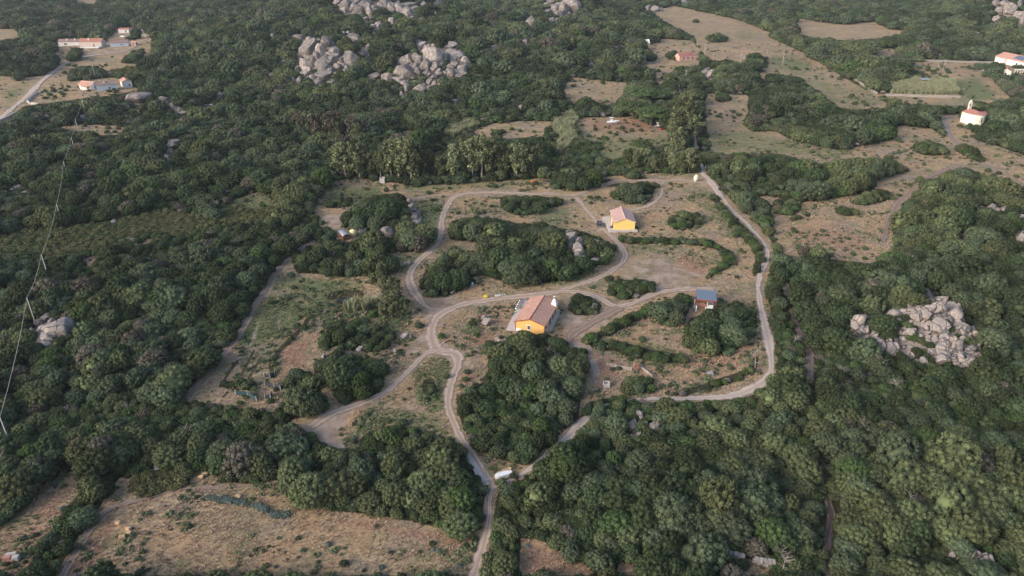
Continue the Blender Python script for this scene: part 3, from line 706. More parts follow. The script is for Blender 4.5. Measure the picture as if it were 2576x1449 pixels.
def cards(c, n, size, g, tilt=.38, aspect=1.0):
    """little leaf sprays: quads at c facing roughly n"""
    k = len(c); nn = n + g.normal(0, tilt, (k, 3)); nn /= np.linalg.norm(nn, axis=1)[:, None] + 1e-9
    r = g.normal(size=(k, 3)); a = np.cross(nn, r); a /= np.linalg.norm(a, axis=1)[:, None] + 1e-9
    b = np.cross(nn, a); s_ = (size * g.uniform(.6, 1.35, k))[:, None]
    a = a * s_ * .5; b = b * s_ * .5 * aspect
    V = np.stack([c - a * .9, c - b * .8, c + a, c + b], 1).reshape(-1, 3)
    return V, np.arange(4 * k).reshape(k, 4)

def crown_mesh(name, seed, mat, npuff=36, pr=.27, nleaf=70, ls=.085, ht=1.45, low=.12, flat_=1.0, core=True, sparse=0):
    """rounded evergreen crown, radius 1, made of leaf puffs round a lumpy core"""
    g = np.random.default_rng(seed)
    VV = []; QQ = []; TT = []; n = 0
    cz = ht * .46
    pts = []
    tries = 0
    lob = g.normal(size=(5, 3)); lob /= np.linalg.norm(lob, axis=1)[:, None]; la = g.uniform(-.34, .34, 5)
    def rad(d): return min(1.28, max(.72, 1 + sum(la[i] * max(0, float(d @ lob[i])) ** 2 for i in range(5))))
    while len(pts) < npuff and tries < 4000:
        tries += 1
        d = g.normal(size=3); d /= np.linalg.norm(d)
        if d[2] < -.55: continue
        q = rad(d); p = np.array([d[0] * (1 - pr * .8) * q, d[1] * (1 - pr * .8) * q, cz + d[2] * (ht - cz - pr * .7) * q * flat_])
        if p[2] < low: p[2] = low + g.uniform(0, .1)
        if all(np.linalg.norm(p - o[0]) > pr * (1.02 if tries < 2000 else .7) for o in pts): pts.append((p, d))
    iv, it = ICO[1]
    for p, d in pts:
        r = pr * g.uniform(.75, 1.25)
        up = d + np.array([0, 0, .5]); up /= np.linalg.norm(up)
        v = iv * np.array([r, r, r * .9]) * .72 + p
        VV.append(v); TT.append(it + n); n += len(v)
        k = int(nleaf * g.uniform(.8, 1.2))
        dd = g.normal(size=(k * 2, 3)); dd /= np.linalg.norm(dd, axis=1)[:, None]
        dd = dd[(dd @ up) > -.35][:k]
        cv, cq = cards(p + dd * (r * g.uniform(.78, 1.08, len(dd)))[:, None], dd, ls, g)
        VV.append(cv); QQ.append(cq + n); n += len(cv)
    if core:
        iv, it = ICO[2]
        q = np.array([rad(d) for d in iv])
        v = iv * q[:, None] * np.array([.60, .60, (ht - cz) * .62 * flat_]) + np.array([0, 0, cz]); v[:, 2] = np.maximum(v[:, 2], low * .6)
        VV.append(v); TT.append(it + n); n += len(v)
    return npmesh(name, np.concatenate(VV), np.concatenate(QQ), np.concatenate(TT), [mat])

def tuft_mesh(name, seed, mat, nb=22, h=1.0, spread=.55, wd=.07):
    g = np.random.default_rng(seed); k = nb
    ang = g.uniform(0, 2 * np.pi, k); rr = g.uniform(0, .3, k)
    base = np.stack([rr * np.cos(ang), rr * np.sin(ang), np.zeros(k)], 1)
    a2 = ang + g.normal(0, .5, k); lean = g.uniform(.1, spread, k)
    tip = base + np.stack([np.cos(a2) * lean, np.sin(a2) * lean, h * g.uniform(.5, 1.0, k)], 1)
    side = np.stack([-np.sin(a2), np.cos(a2), np.zeros(k)], 1) * wd
    V = np.stack([base - side, base + side, tip + side * .5, tip - side * .5], 1).reshape(-1, 3)
    return npmesh(name, V, np.arange(4 * k).reshape(k, 4), None, [mat])

def twig_mesh(name, seed, mat, n=60, ht=1.3, wd=.03):
    """bare grey branches fanning out"""
    g = np.random.default_rng(seed); mb = MB()
    for i in range(n // 6):
        d = g.normal(size=3); d[2] = abs(d[2]) * .9 + .25; d /= np.linalg.norm(d)
        L = g.uniform(.6, 1.0); m_ = Vector(d) * L * .5 * ht / 1.2; mb.tube([(0, 0, .02), m_], [wd, wd * .7], 4)
        for j in range(5):
            e = d + g.normal(0, .45, 3); e /= np.linalg.norm(e)
            t = m_ + Vector(e) * g.uniform(.3, .6); mb.tube([m_, t], [wd * .6, wd * .25], 3)
    me = bpy.data.meshes.new(name); me.from_pydata(mb.v, [], mb.f); me.materials.append(mat); return me

def trunk_mesh(name, seed, mat, h=.8, r=.07, limbs=4, spread=.5):
    g = random.Random(seed); mb = MB()
    k = (g.uniform(-.06, .06), g.uniform(-.06, .06))
    mb.tube([(0, 0, -.12), (k[0] * .5, k[1] * .5, h * .35), (k[0], k[1], h * .7), (k[0] * 1.4, k[1] * 1.4, h)], [r * 1.3, r, r * .75, r * .4], 7)
    for i in range(limbs):
        a = i * 2 * math.pi / limbs + g.uniform(-.4, .4); z = h * g.uniform(.35, .7)
        mb.tube([(k[0] * .8, k[1] * .8, z), (math.cos(a) * spread * .5, math.sin(a) * spread * .5, z + h * .22), (math.cos(a) * spread, math.sin(a) * spread, z + h * .5)], [r * .6, r * .42, r * .2], 5)
    me = bpy.data.meshes.new(name); me.from_pydata(mb.v, [], mb.f); me.materials.append(mat); return me

NEARCR = {t: [crown_mesh('crown', 100 * i + k, TONES[t], npuff=64, pr=.205, nleaf=64, ls=.070, ht=1.35 + .12 * k) for k in range(3)] for i, t in enumerate(('dark', 'olive', 'grey', 'bright', 'brown'))}
MIDCR = {t: [crown_mesh('crown', 700 + 100 * i + k, TONES[t], npuff=34, pr=.27, nleaf=40, ls=.115, ht=1.3 + .12 * k) for k in range(2)] for i, t in enumerate(('dark', 'olive', 'grey', 'bright', 'brown'))}
TRUNK = [trunk_mesh('trunk', k, M_BARK) for k in range(3)]

def stuff(name, label, pts, rot, scl, idx, protos, cat=None):
    """one object: points carrying rotation, scale and which model stands there"""
    pc = bpy.data.collections.new(name + '_models')
    for k, me in enumerate(protos):
        o = bpy.data.objects.new('%s_model_%02d' % (name, k), me); pc.objects.link(o)
    me = bpy.data.meshes.new(name); me.vertices.add(len(pts)); me.vertices.foreach_set('co', np.asarray(pts, np.float32).ravel())
    for nme, ty, arr, fld in (('rot', 'FLOAT_VECTOR', rot, 'vector'), ('scl', 'FLOAT_VECTOR', scl, 'vector'), ('idx', 'INT', idx, 'value')):
        at = me.attributes.new(nme, ty, 'POINT'); at.data.foreach_set(fld, np.asarray(arr, np.int32 if ty == 'INT' else np.float32).ravel())
    o = link(name, me)
    ng = bpy.data.node_groups.new(name + '_nodes', 'GeometryNodeTree')
    ng.interface.new_socket('Geometry', in_out='INPUT', socket_type='NodeSocketGeometry'); ng.interface.new_socket('Geometry', in_out='OUTPUT', socket_type='NodeSocketGeometry')
    gi = ng.nodes.new('NodeGroupInput'); go = ng.nodes.new('NodeGroupOutput')
    ci = ng.nodes.new('GeometryNodeCollectionInfo'); ci.inputs[0].default_value = pc; ci.inputs['Separate Children'].default_value = True; ci.inputs['Reset Children'].default_value = True
    ip = ng.nodes.new('GeometryNodeInstanceOnPoints'); ip.inputs['Pick Instance'].default_value = True
    def na(n, ty):
        a_ = ng.nodes.new('GeometryNodeInputNamedAttribute'); a_.data_type = ty; a_.inputs[0].default_value = n
        return [s_ for s_ in a_.outputs if s_.enabled and s_.name == 'Attribute'][0]
    ng.links.new(gi.outputs[0], ip.inputs['Points']); ng.links.new(ci.outputs[0], ip.inputs['Instance'])
    ng.links.new(na('idx', 'INT'), ip.inputs['Instance Index']); ng.links.new(na('rot', 'FLOAT_VECTOR'), ip.inputs['Rotation']); ng.links.new(na('scl', 'FLOAT_VECTOR'), ip.inputs['Scale'])
    ng.links.new(ip.outputs[0], go.inputs[0])
    md = o.modifiers.new('scatter', 'NODES'); md.node_group = ng
    return tag(o, label, cat, kind='stuff')

# ------------------------------------------------------------------ scatter the wood
def vnoise(x, y, s, seed):
    """smooth value noise on arrays"""
    g = np.random.default_rng(seed); T = g.random((256, 256))
    X = x / s; Y = y / s; i = np.floor(X).astype(int); j = np.floor(Y).astype(int); fx = X - i; fy = Y - j
    fx = fx * fx * (3 - 2 * fx); fy = fy * fy * (3 - 2 * fy)
    q = lambda a, b: T[a % 256, b % 256]
    return (q(i, j) * (1 - fx) + q(i + 1, j) * fx) * (1 - fy) + (q(i, j + 1) * (1 - fx) + q(i + 1, j + 1) * fx) * fy

def grid(y0, y1, s, seed, wide=1.08):
    g = np.random.default_rng(seed)
    ys = np.arange(y0, y1, s * .9); out = []
    for k, y in enumerate(ys):
        hw = (y * .72 + 42) * wide if y > 150 else y * 1.0 + 35
        xs = np.arange(-hw, hw, s) + (k % 2) * s * .5
        out.append(np.stack([xs, np.full(len(xs), y)], 1))
    p = np.concatenate(out); return p + g.normal(0, s * .24, p.shape)

def fits(x, y, r, h, ok, slack=.9):
    z = terr(x, y); good = np.ones(len(x), bool)
    for fx, fz in ((0, 0.05), (0, .5), (0, slack), (-.6, .45), (.6, .45)):
        a, b, _ = proj(x + r * fx, y, z + h * fz)
        c = samp(cls, a, b); good &= np.isin(c, ok)
    return good

TN = ['dark', 'olive', 'grey', 'bright', 'brown']
def tone_of(x, y, g):
    n1 = vnoise(x, y, 26, 1); n2 = vnoise(x, y, 9, 2); u = g.random(len(x)); n3 = vnoise(x, y, 60, 5)
    t = np.zeros(len(x), int)
    t[(n1 + (u - .5) * .35 > .60)] = 1
    t[(n2 + (u - .5) * .55 < .34)] = 2
    t[(g.random(len(x)) < .05)] = 3
    t[(g.random(len(x)) < .015 + .06 * (n3 > .66))] = 4
    return t

trees = []     # x y z r h tone rot
g = np.random.default_rng(21)
for (y0, y1, s) in ((60, 250, 3.2), (250, 480, 4.1), (480, 1350, 5.6)):
    p = grid(y0, y1, s, int(y0)); x, y = p[:, 0], p[:, 1]
    big = vnoise(x, y, 13, 3); r = s * .70 * (.70 + .60 * big) * g.choice([.62, .8, 1.0, 1.2, 1.4], len(x), p=[.2, .25, .25, .2, .1]) * g.uniform(.9, 1.1, len(x)); h = r * g.uniform(1.15, 1.6, len(x)) + (big - .4) * 2.2; h = np.maximum(h, r * .9)
    gap = vnoise(x, y, 17, 9) > .80; r[gap] *= .62; h[gap] *= .55
    k = fits(x, y, r, h, (WOOD,)); 
    # at the edge of a clearing try again as a smaller tree
    k2 = ~k & fits(x, y, r * .55, h * .5, (WOOD, BUSH))
    r = np.where(k2, r * .55, r); h = np.where(k2, h * .5, h); k = k | k2
    t = tone_of(x, y, g)
    trees.append(np.stack([x, y, terr(x, y), r, h, t, g.uniform(0, 6.28, len(x))], 1)[k])
trees = np.concatenate(trees)
bushes = []
for (y0, y1, s) in ((60, 250, 1.75), (250, 700, 2.5)):
    p = grid(y0, y1, s, int(y0) + 5); x, y = p[:, 0], p[:, 1]
    r = s * .72 * g.uniform(.45, 1.4, len(x)); h = r * g.uniform(1.0, 1.7, len(x))
    k = fits(x, y, r * .8, h * .8, (BUSH, WOOD)) & fits(x, y, r * .01, h * .01, (BUSH,)) & ((vnoise(x, y, 4, 71) < .74) | (y > 250))
    t = np.where(g.random(len(x)) < .45, 3, np.where(g.random(len(x)) < .5, 0, 1))
    bushes.append(np.stack([x, y, terr(x, y), r, h, t, g.uniform(0, 6.28, len(x))], 1)[k])
# lone shrubs dotted about the open ground
p = grid(70, 520, 4.4, 77); x, y = p[:, 0], p[:, 1]
k = (vnoise(x, y, 16, 14) > .55) & (g.random(len(x)) < .5)
x, y = x[k], y[k]; r = g.uniform(.25, 1.0, len(x)) ** 1.3 * (.8 + y / 500); h = r * 1.2
a, b, _ = proj(x, y, terr(x, y)); k = fits(x, y, r * 1.5, h, (OPEN,)) & (samp(blur(Di, 3), a, b) < .3)
bushes.append(np.stack([x, y, terr(x, y), r, h, np.where(g.random(len(x)) < .5, 3, 2), g.uniform(0, 6, len(x))], 1)[k])
bushes = np.concatenate(bushes)

# where the edge of the wood would stay bare, close it with bushes
covd = np.zeros((GH, GW), bool)
for q in np.concatenate([trees, bushes]):
    a, b, d = proj(q[0], q[1], q[2] + q[4] * .5); rx = F * q[3] / d * .9; ry = F * q[4] / d * .5
    j0, j1, i0, i1 = int((a - rx) / 2), int((a + rx) / 2) + 1, int((b - ry) / 2), int((b + ry) / 2) + 1
    if j1 > 0 and i1 > 0 and j0 < GW and i0 < GH: covd[max(i0, 0):i1, max(j0, 0):j1] = True
for (y0, y1, s) in ((60, 250, 1.5), (250, 700, 2.4)):
    p = grid(y0, y1, s, int(y0) + 61); x, y = p[:, 0], p[:, 1]
    r = s * .62 * g.uniform(.7, 1.4, len(x)); h = r * g.uniform(1.0, 1.6, len(x)); z = terr(x, y)
    a, b, _ = proj(x, y, z + h * .5)
    k = fits(x, y, r * .6, h * .7, (WOOD, BUSH)) & fits(x, y, r * .01, h * .01, (WOOD,)) & ~samp(covd, a, b) & (a > 0) & (a < PW) & (b > 0) & (b < PH)
    t = np.where(g.random(len(x)) < .3, 3, np.where(g.random(len(x)) < .6, 0, 1))
    bushes = np.concatenate([bushes, np.stack([x, y, z, r, h, t, g.uniform(0, 6.28, len(x))], 1)[k]])

# keep trees off buildings and objects (filled in pixels)
KEEP = []
def clear_of(arr, x, y, rad):
    return arr[np.hypot(arr[:, 0] - x, arr[:, 1] - y) > rad + arr[:, 3] * .8]

def zone(px, py):
    if px < 260 and py > 1200: return 'in the lower left corner hedge'
    if py > 1040 and px < 400: return 'at the left end of the bottom field wood'
    if py > 1040 and px < 780: return 'left below the dirt yard'
    if py > 1190 and px < 1240: return 'on the upper edge of the bottom field'
    if py > 1040 and px < 1240: return 'between dirt yard and main track'
    if px > 1120 and px < 1500 and 820 < py < 1000: return 'directly below the orange house'
    if px > 1120 and px < 1500 and 1000 <= py < 1190: return 'inside the track fork'
    if px > 1230 and px < 1320 and py > 1200: return 'hugging the main track near the bottom edge'
    if px > 1960 and py > 640 and py < 960: return 'around the big granite knoll'
    if px > 2085 and py >= 1230: return 'in the lower right corner wood'
    if px > 2085 and py >= 960: return 'below the big granite knoll'
    if px > 1230 and py >= 1270: return 'along the bottom edge right of centre'
    if px > 1700 and py >= 990: return 'left of the dark wood path'
    if px > 1230 and py >= 990: return 'right of the track fork junction'
    if px < 800 and py > 850: return 'in the lower part of the big left wood'
    if px < 800 and py > 600: return 'in the upper part of the big left wood'
    if px < 860 and py > 250: return 'on the scrubby slope by the power line'
    if 700 < px < 1010 and py > 800: return 'in the groves left of the junction'
    if 700 < px < 1100 and py > 470: return 'in the groves left of the gate track'
    if 1040 < px < 1560 and 540 < py < 760: return 'in the grove between the two houses'
    if 1240 < px < 1420 and 470 < py < 545: return 'in the clump above the gate track'
    if 1620 < px < 1920 and py > 730: return 'in the grove beside the carport'
    if 1880 < px < 2010 and py > 560: return 'in the belt between lane and pasture'
    if 1420 < px < 1780 and 420 < py < 620: return 'in the clumps round the yellow house'
    if px > 1700 and py > 380: return 'in the right edge wood below the pasture'
    if px > 1700: return 'on the far pasture at upper right'
    return 'on the rocky hillside at the top'
TONEW = {0: 'dark green', 1: 'olive green', 2: 'grey green', 3: 'bright green', 4: 'brownish grey'}

# ------------------------------------------------------------------ buildings
def tile(name, a, b_, c_):
    m, nt, b = nmat(name)
    tc = nt.nodes.new('ShaderNodeTexCoord'); geo = nt.nodes.new('ShaderNodeNewGeometry')
    n1 = noise(nt, geo.outputs['Position'], 3.2, 5, .8); n2 = noise(nt, geo.outputs['Position'], .6, 3)
    c = ramp(nt, n1.outputs[0], [(.30, a), (.5, b_), (.68, c_)])
    c = mixc(nt, ramp(nt, n2.outputs[0], [(.4, 0.), (.7, .4)]), c, a)
    nt.links.new(c, b.inputs['Base Color']); b.inputs['Roughness'].default_value = .85
    wv = nt.nodes.new('ShaderNodeTexWave'); wv.inputs['Scale'].default_value = 1.6; wv.inputs['Distortion'].default_value = .4; nt.links.new(tc.outputs['Object'], wv.inputs[0])
    bp = nt.nodes.new('ShaderNodeBump'); bp.inputs['Strength'].default_value = .4; bp.inputs['Distance'].default_value = .1
    nt.links.new(wv.outputs[1], bp.inputs['Height']); nt.links.new(bp.outputs[0], b.inputs['Normal'])
    return m
T_SALMON = tile('roof_tiles_salmon', (.34, .17, .13), (.56, .31, .24), (.76, .50, .38))
T_PINK = tile('roof_tiles_pink', (.38, .22, .20), (.56, .36, .33), (.68, .47, .43))
T_RED = tile('roof_tiles_red', (.34, .13, .10), (.44, .20, .15), (.50, .28, .22))
T_BROWN = tile('roof_tiles_brown', (.22, .13, .115), (.30, .20, .17), (.36, .27, .23))
T_OLDRED = tile('roof_tiles_old', (.27, .11, .10), (.38, .17, .15), (.44, .25, .22))
W_ORANGE = plain('orange_render', (.76, .44, .15), .9, .10, 1.6)
W_YELLOW = plain('yellow_render', (.82, .60, .20), .9, .05, .8)
W_WHITE = plain('white_render', (.74, .72, .70), .9, .06, .8)
W_CREAM = plain('cream_render', (.78, .73, .62), .9, .06, .8)
W_STONE = plain('pale_masonry', (.55, .47, .42), .9, .25, 2.5, bump=.3)
W_PINK = plain('old_pink_render', (.60, .37, .31), .9, .25, 1.2)
W_BLUE = plain('pale_blue_render', (.50, .57, .66), .9, .12, .8)
M_CONC = plain('paving_concrete', (.50, .46, .45), .9, .08, 1.2)
M_REDTRIM = plain('dark_red_trim', (.30, .06, .04), .7, .1)
M_PINKTRIM = plain('pink_trim', (.78, .52, .46), .7, .06)
M_BLUEP = plain('blue_shutter', (.07, .18, .42), .6, .1)
M_BROWNW = plain('brown_wood', (.16, .07, .045), .7, .2, 3)
M_DARK = plain('dark_opening', (.03, .028, .03), .6, .1)
M_GLASS = plain('window_glass', (.10, .10, .12), .15, .1, spec=.6)
M_WHITE = plain('white_paint', (.80, .80, .80), .5, .04)
M_METAL = plain('grey_metal', (.36, .38, .43), .45, .08, 1, metal=.3)
M_POLE = plain('grey_pole', (.50, .48, .45), .8, .1)
M_BLACK = plain('black_rubber', (.025, .025, .027), .6, .1)
M_ROOFBLUE = plain('blue_grey_sheet', (.16, .205, .265), .5, .12, 3)
M_RED = plain('red_paint', (.55, .06, .04), .5, .1)
M_CARB = plain('dark_blue_paint', (.015, .022, .036), .25, .05, spec=.6)
M_YEL = plain('yellow_plastic', (.80, .60, .04), .5, .08)
M_CREAMT = plain('cream_plastic', (.80, .70, .36), .6, .06)
M_ORP = plain('orange_plastic', (.85, .22, .05), .6, .05)
M_NET = plain('blue_green_net', (.030, .075, .080), .8, .25, 4)
M_DNET = plain('dark_net', (.045, .05, .06), .85, .3, 5)
M_REEDF = plain('bleached_reed', (.30, .26, .24), .95, .4, 4)
M_TUFF = plain('tuff_block', (.52, .36, .22), .95, .15, 2, bump=.3)
M_BRICK = plain('hollow_brick', (.42, .22, .17), .95, .2, 3)
M_DSTONE = plain('dry_stone', (.31, .285, .26), .95, .35, 1.6, bump=.5)

def frame(A, B, C, h):
    a, b, c = hit(*A, h), hit(*B, h), hit(*C, h)
    X = Vector((b.x - a.x, b.y - a.y)); wd = X.length; X.normalize(); Y = Vector((-X.y, X.x))
    L = (Vector((c.x, c.y)) - Vector((a.x, a.y))).dot(Y)
    o = Vector((a.x, a.y)) + X * (wd / 2)
    z = float(min(terr(o.x, o.y), terr((o + Y * L).x, (o + Y * L).y)))
    return o, math.atan2(X.y, X.x), wd, L, z

def body(parent, mat, w, L, h, rise, ridge='y', x0=0, y0=0, name='wall', skew=0):
    mb = MB(); a, b = x0 - w / 2, x0 + w / 2; c, d = y0, y0 + L; zb = -.6
    if ridge == 'y':
        prof = [(a, zb), (b, zb), (b, h), (x0 + skew, h + rise), (a, h)]
        mb.loft([[Vector((q, y, z)) for q, z in prof] for y in (c, d)])
    else:
        ym = (c + d) / 2 + skew
        prof = [(c, zb), (d, zb), (d, h), (ym, h + rise), (c, h)]
        mb.loft([[Vector((x, q, z)) for q, z in prof] for x in (a, b)])
    return mb.build(name, mat, parent)

def gable_roof(parent, mat, w, L, h, rise, ridge='y', x0=0, y0=0, over=.35, t=.14, trim=None, skew=0):
    mb = MB()
    def slab(p):       # p: 4 points, thickened up
        q = [v + Vector((0, 0, t)) for v in p]
        mb.add(p + q, [(3, 2, 1, 0), (4, 5, 6, 7), (0, 1, 5, 4), (1, 2, 6, 5), (2, 3, 7, 6), (3, 0, 4, 7)])
    e = .02
    if ridge == 'y':
        for s_ in (-1, 1):
            hw = w / 2 - s_ * skew * 1.0 if skew else w / 2
            ex = x0 + s_ * (w / 2 + over); sl = rise / (abs(s_ * w / 2 - skew)); ez = h - sl * over + e
            slab([Vector((ex, y0 - over, ez)), Vector((x0 + skew + s_ * .003, y0 - over, h + rise + e)), Vector((x0 + skew + s_ * .003, y0 + L + over, h + rise + e)), Vector((ex, y0 + L + over, ez))])
    else:
        ym = y0 + L / 2 + skew
        for s_ in (-1, 1):
            ey = y0 + L / 2 + s_ * (L / 2 + over); sl = rise / abs(s_ * L / 2 - skew); ez = h - sl * over + e
            slab([Vector((x0 - w / 2 - over, ey, ez)), Vector((x0 - w / 2 - over, ym + s_ * .003, h + rise + e)), Vector((x0 + w / 2 + over, ym + s_ * .003, h + rise + e)), Vector((x0 + w / 2 + over, ey, ez))])
    r = mb.build('roof', mat, parent)
    cap = MB()
    if ridge == 'y': cap.tube([(x0 + skew, y0 - over - .03, h + rise + t + .03), (x0 + skew, y0 + L + over + .03, h + rise + t + .03)], .11, 6)
    else: cap.tube([(x0 - w / 2 - over - .03, y0 + L / 2 + skew, h + rise + t + .03), (x0 + w / 2 + over + .03, y0 + L / 2 + skew, h + rise + t + .03)], .11, 6)
    cap.build('ridge_cap', trim or mat, r)
    if trim and ridge == 'y':
        for y in (y0 - over - .05, y0 + L + over + .05):
            sl = rise / (w / 2)
            MB().tube([(x0 - w / 2 - over, y, h - sl * over + .05), (x0, y, h + rise + .07), (x0 + w / 2 + over, y, h - sl * over + .05)], .10, 4).build('verge_trim', trim, r)
    return r

def opening(parent, side, pos, z, ow, oh, w, L, fmat, pmat, name='window', y0=0, x0=0, sill=True):
    """window or door: frame proud of the wall, pane proud inside it"""
    f = MB(); p = MB(); fr = .14
    def B_(mb, u, zz, du, dz, d, out):
        if side == 'F': mb.box((x0 + u, y0 - out, zz), (du, d, dz))
        elif side == 'B': mb.box((x0 + u, y0 + L + out, zz), (du, d, dz))
        elif side == 'L': mb.box((x0 - w / 2 - out, y0 + u, zz), (d, du, dz))
        else: mb.box((x0 + w / 2 + out, y0 + u, zz), (d, du, dz))
    B_(f, pos, z + oh / 2 + fr / 2, ow + 2 * fr, fr, .12, .05); B_(f, pos, z - oh / 2 - fr / 2, ow + 2 * fr, fr, .16, .06)
    B_(f, pos - ow / 2 - fr / 2, z, fr, oh, .12, .05); B_(f, pos + ow / 2 + fr / 2, z, fr, oh, .12, .05)
    B_(p, pos, z, ow, oh, .06, .02)
    fo = f.build(name, fmat, parent); p.build('pane' if name == 'window' else 'leaf_panel', pmat, fo); return fo

def slab(name, label, corners, h, mat, cat='paving'):
    """thin paved apron as a thing of its own, from photo corners"""
    P3 = [hit(x, y, h) for x, y in corners]; c = sum(P3, Vector()) / len(P3); z = max(float(terr(p.x, p.y)) for p in P3) + .05
    t = thing(name, label, cat, (c.x, c.y, z))
    mb = MB(); mb.loft([[Vector((p.x - c.x, p.y - c.y, zz)) for p in P3] for zz in (-1.2, h)])
    mb.build('slab', mat, t); return t

# --- orange house
o2, rz, w_, L_, z_ = frame((1297, 808.5), (1369.5, 820), (1397.9, 760), 2.7)
oh = thing('orange_house', 'bright orange house with salmon tiled roof and white chimney below the track', 'house', (o2.x, o2.y, z_ + .15), rz)
body(oh, W_ORANGE, w_, L_, 2.7, 1.15)
rf = gable_roof(oh, T_SALMON, w_, L_, 2.7, 1.15, over=.3, trim=M_REDTRIM)
ch = MB(); cx, cy = w_ / 2 - .55, L_ - 1.9
ch.loft([[Vector((cx + sx * a, cy + sy * a, z)) for sx, sy in ((-1, -1), (1, -1), (1, 1), (-1, 1))] for a, z in ((.75, 2.6), (.72, 3.2), (.22, 4.75))])
cho = ch.build('chimney', W_WHITE, rf)
fl = MB(); fl.cyl((cx, cy, 4.74), .15, .4, 10); fl.build('flue', M_DARK, oh)
fc = MB(); fc.cyl((cx, cy, 5.14), .27, .16, 12); fc.build('chimney_cap', W_CREAM, oh)
opening(oh, 'F', -.25, 1.45, .75, 1.05, w_, L_, M_WHITE, M_GLASS)
for yy, mt in ((1.0, M_BLUEP), (5.1, M_BLUEP)): opening(oh, 'R', yy, 1.15, .9, 2.1, w_, L_, M_BLUEP, M_GLASS, 'door')
for yy in (7.6, 9.8): opening(oh, 'R', yy, 1.45, .8, 1.0, w_, L_, M_BLUEP, M_GLASS)
for yy in (3.0, 8.0): opening(oh, 'L', yy, 1.45, .8, 1.0, w_, L_, M_WHITE, M_GLASS)
for sx in (-1, 1): MB().box((sx * (w_ / 2 + .02), -.02, 1.35), (.16, .16, 2.65)).build('corner_trim', M_REDTRIM, oh)
slab('paved_terrace', 'pale concrete apron around the orange house', [(1273.7, 830), (1386, 836.5), (1413.7, 774.5), (1310.4, 753.7)], .12, M_CONC)
def obj_at(name, label, cat, px, py, rz=0, group=None, dz=0):
    p = ground(px, py); return thing(name, label, cat, (p.x, p.y, p.z + dz), rz, group)
bx = obj_at('storage_chest', 'white box against the front wall of the orange house', 'chest', 1305, 832, rz, dz=.12)
MB().box((0, 0, .4), (1.5, .7, .75)).build('body', M_WHITE, bx, bevel=.04); MB().box((0, 0, .82), (1.56, .76, .08)).build('lid', M_WHITE, bx, bevel=.02)
# white planter wall of openings along the left terrace edge
for k, (x, y) in enumerate([(1300.3, 779), (1303, 774), (1305.6, 769), (1308.2, 764.5), (1311, 760)]):
    t = obj_at('planter', 'white planter trough in the row along the left edge of the orange house terrace', 'planter', x, y, rz + 1.2, 'planters beside the orange house', .12)
    mb = MB(); mb.box((0, 0, .3), (1.05, .5, .6)); mb.build('trough', M_WHITE, t, bevel=.03)
    MB().box((0, 0, .62), (.85, .32, .1)).build('soil', M_DARK, t)
# --- yellow house
o2, rz, w_, L_, z_ = frame((1544.8, 560.1), (1598, 559.2), (1530.5, 531.3), 3.0)
yh = thing('yellow_house', 'pale yellow house with pinkish tiled roof on a concrete apron', 'house', (o2.x, o2.y, z_ + .12), rz)
body(yh, W_YELLOW, w_, L_, 3.0, 1.35); gable_roof(yh, T_PINK, w_, L_, 3.0, 1.35, over=.25, trim=M_PINKTRIM)
opening(yh, 'L', 2.2, 1.15, 1.5, 2.2, w_, L_, M_BROWNW, M_DARK, 'door'); opening(yh, 'L', 8.2, 1.15, .8, 2.1, w_, L_, M_BROWNW, M_DARK, 'door'); opening(yh, 'L', 5.4, 1.5, .9, 1.1, w_, L_, M_WHITE, M_GLASS)
opening(yh, 'R', 4.2, 1.5, .9, 1.1, w_, L_, M_BROWNW, M_GLASS)
slab('paved_terrace', 'pale concrete apron around the yellow house', [(1532, 584.5), (1604.2, 582.5), (1597, 566), (1583, 533), (1530, 545), (1515.9, 547.3)], .12, M_CONC)
t = obj_at('air_conditioner', 'small white unit standing at the front right of the yellow house', 'appliance', 1586, 580, rz, dz=.12)
MB().box((0, 0, .55), (.9, .4, .8)).build('casing', M_WHITE, t, bevel=.04); MB().cyl((0, -.22, .55), .26, .02, 14).build('fan_grille', M_METAL, t); MB().box((0, 0, .08), (.8, .35, .14)).build('foot', M_METAL, t)
t = obj_at('barbecue', 'dark rounded barbecue by the left door of the yellow house', 'barbecue', 1537.5, 577, 0, dz=.12)
MB().loft([[Vector((r * math.cos(a * .628), r * math.sin(a * .628), z)) for a in range(10)] for r, z in ((.12, .45), (.36, .6), (.42, .8), (.33, 1.0), (.08, 1.12))]).build('bowl', M_BLACK, t, smooth=True)
for k in range(3): MB().tube([(.3 * math.cos(k * 2.1), .3 * math.sin(k * 2.1), 0), (.12 * math.cos(k * 2.1), .12 * math.sin(k * 2.1), .6)], .025, 5).build('leg', M_METAL, t)

def ang_of(x0, y0, x1, y1):
    a, b = ground(x0, y0), ground(x1, y1); return math.atan2(b.y - a.y, b.x - a.x)

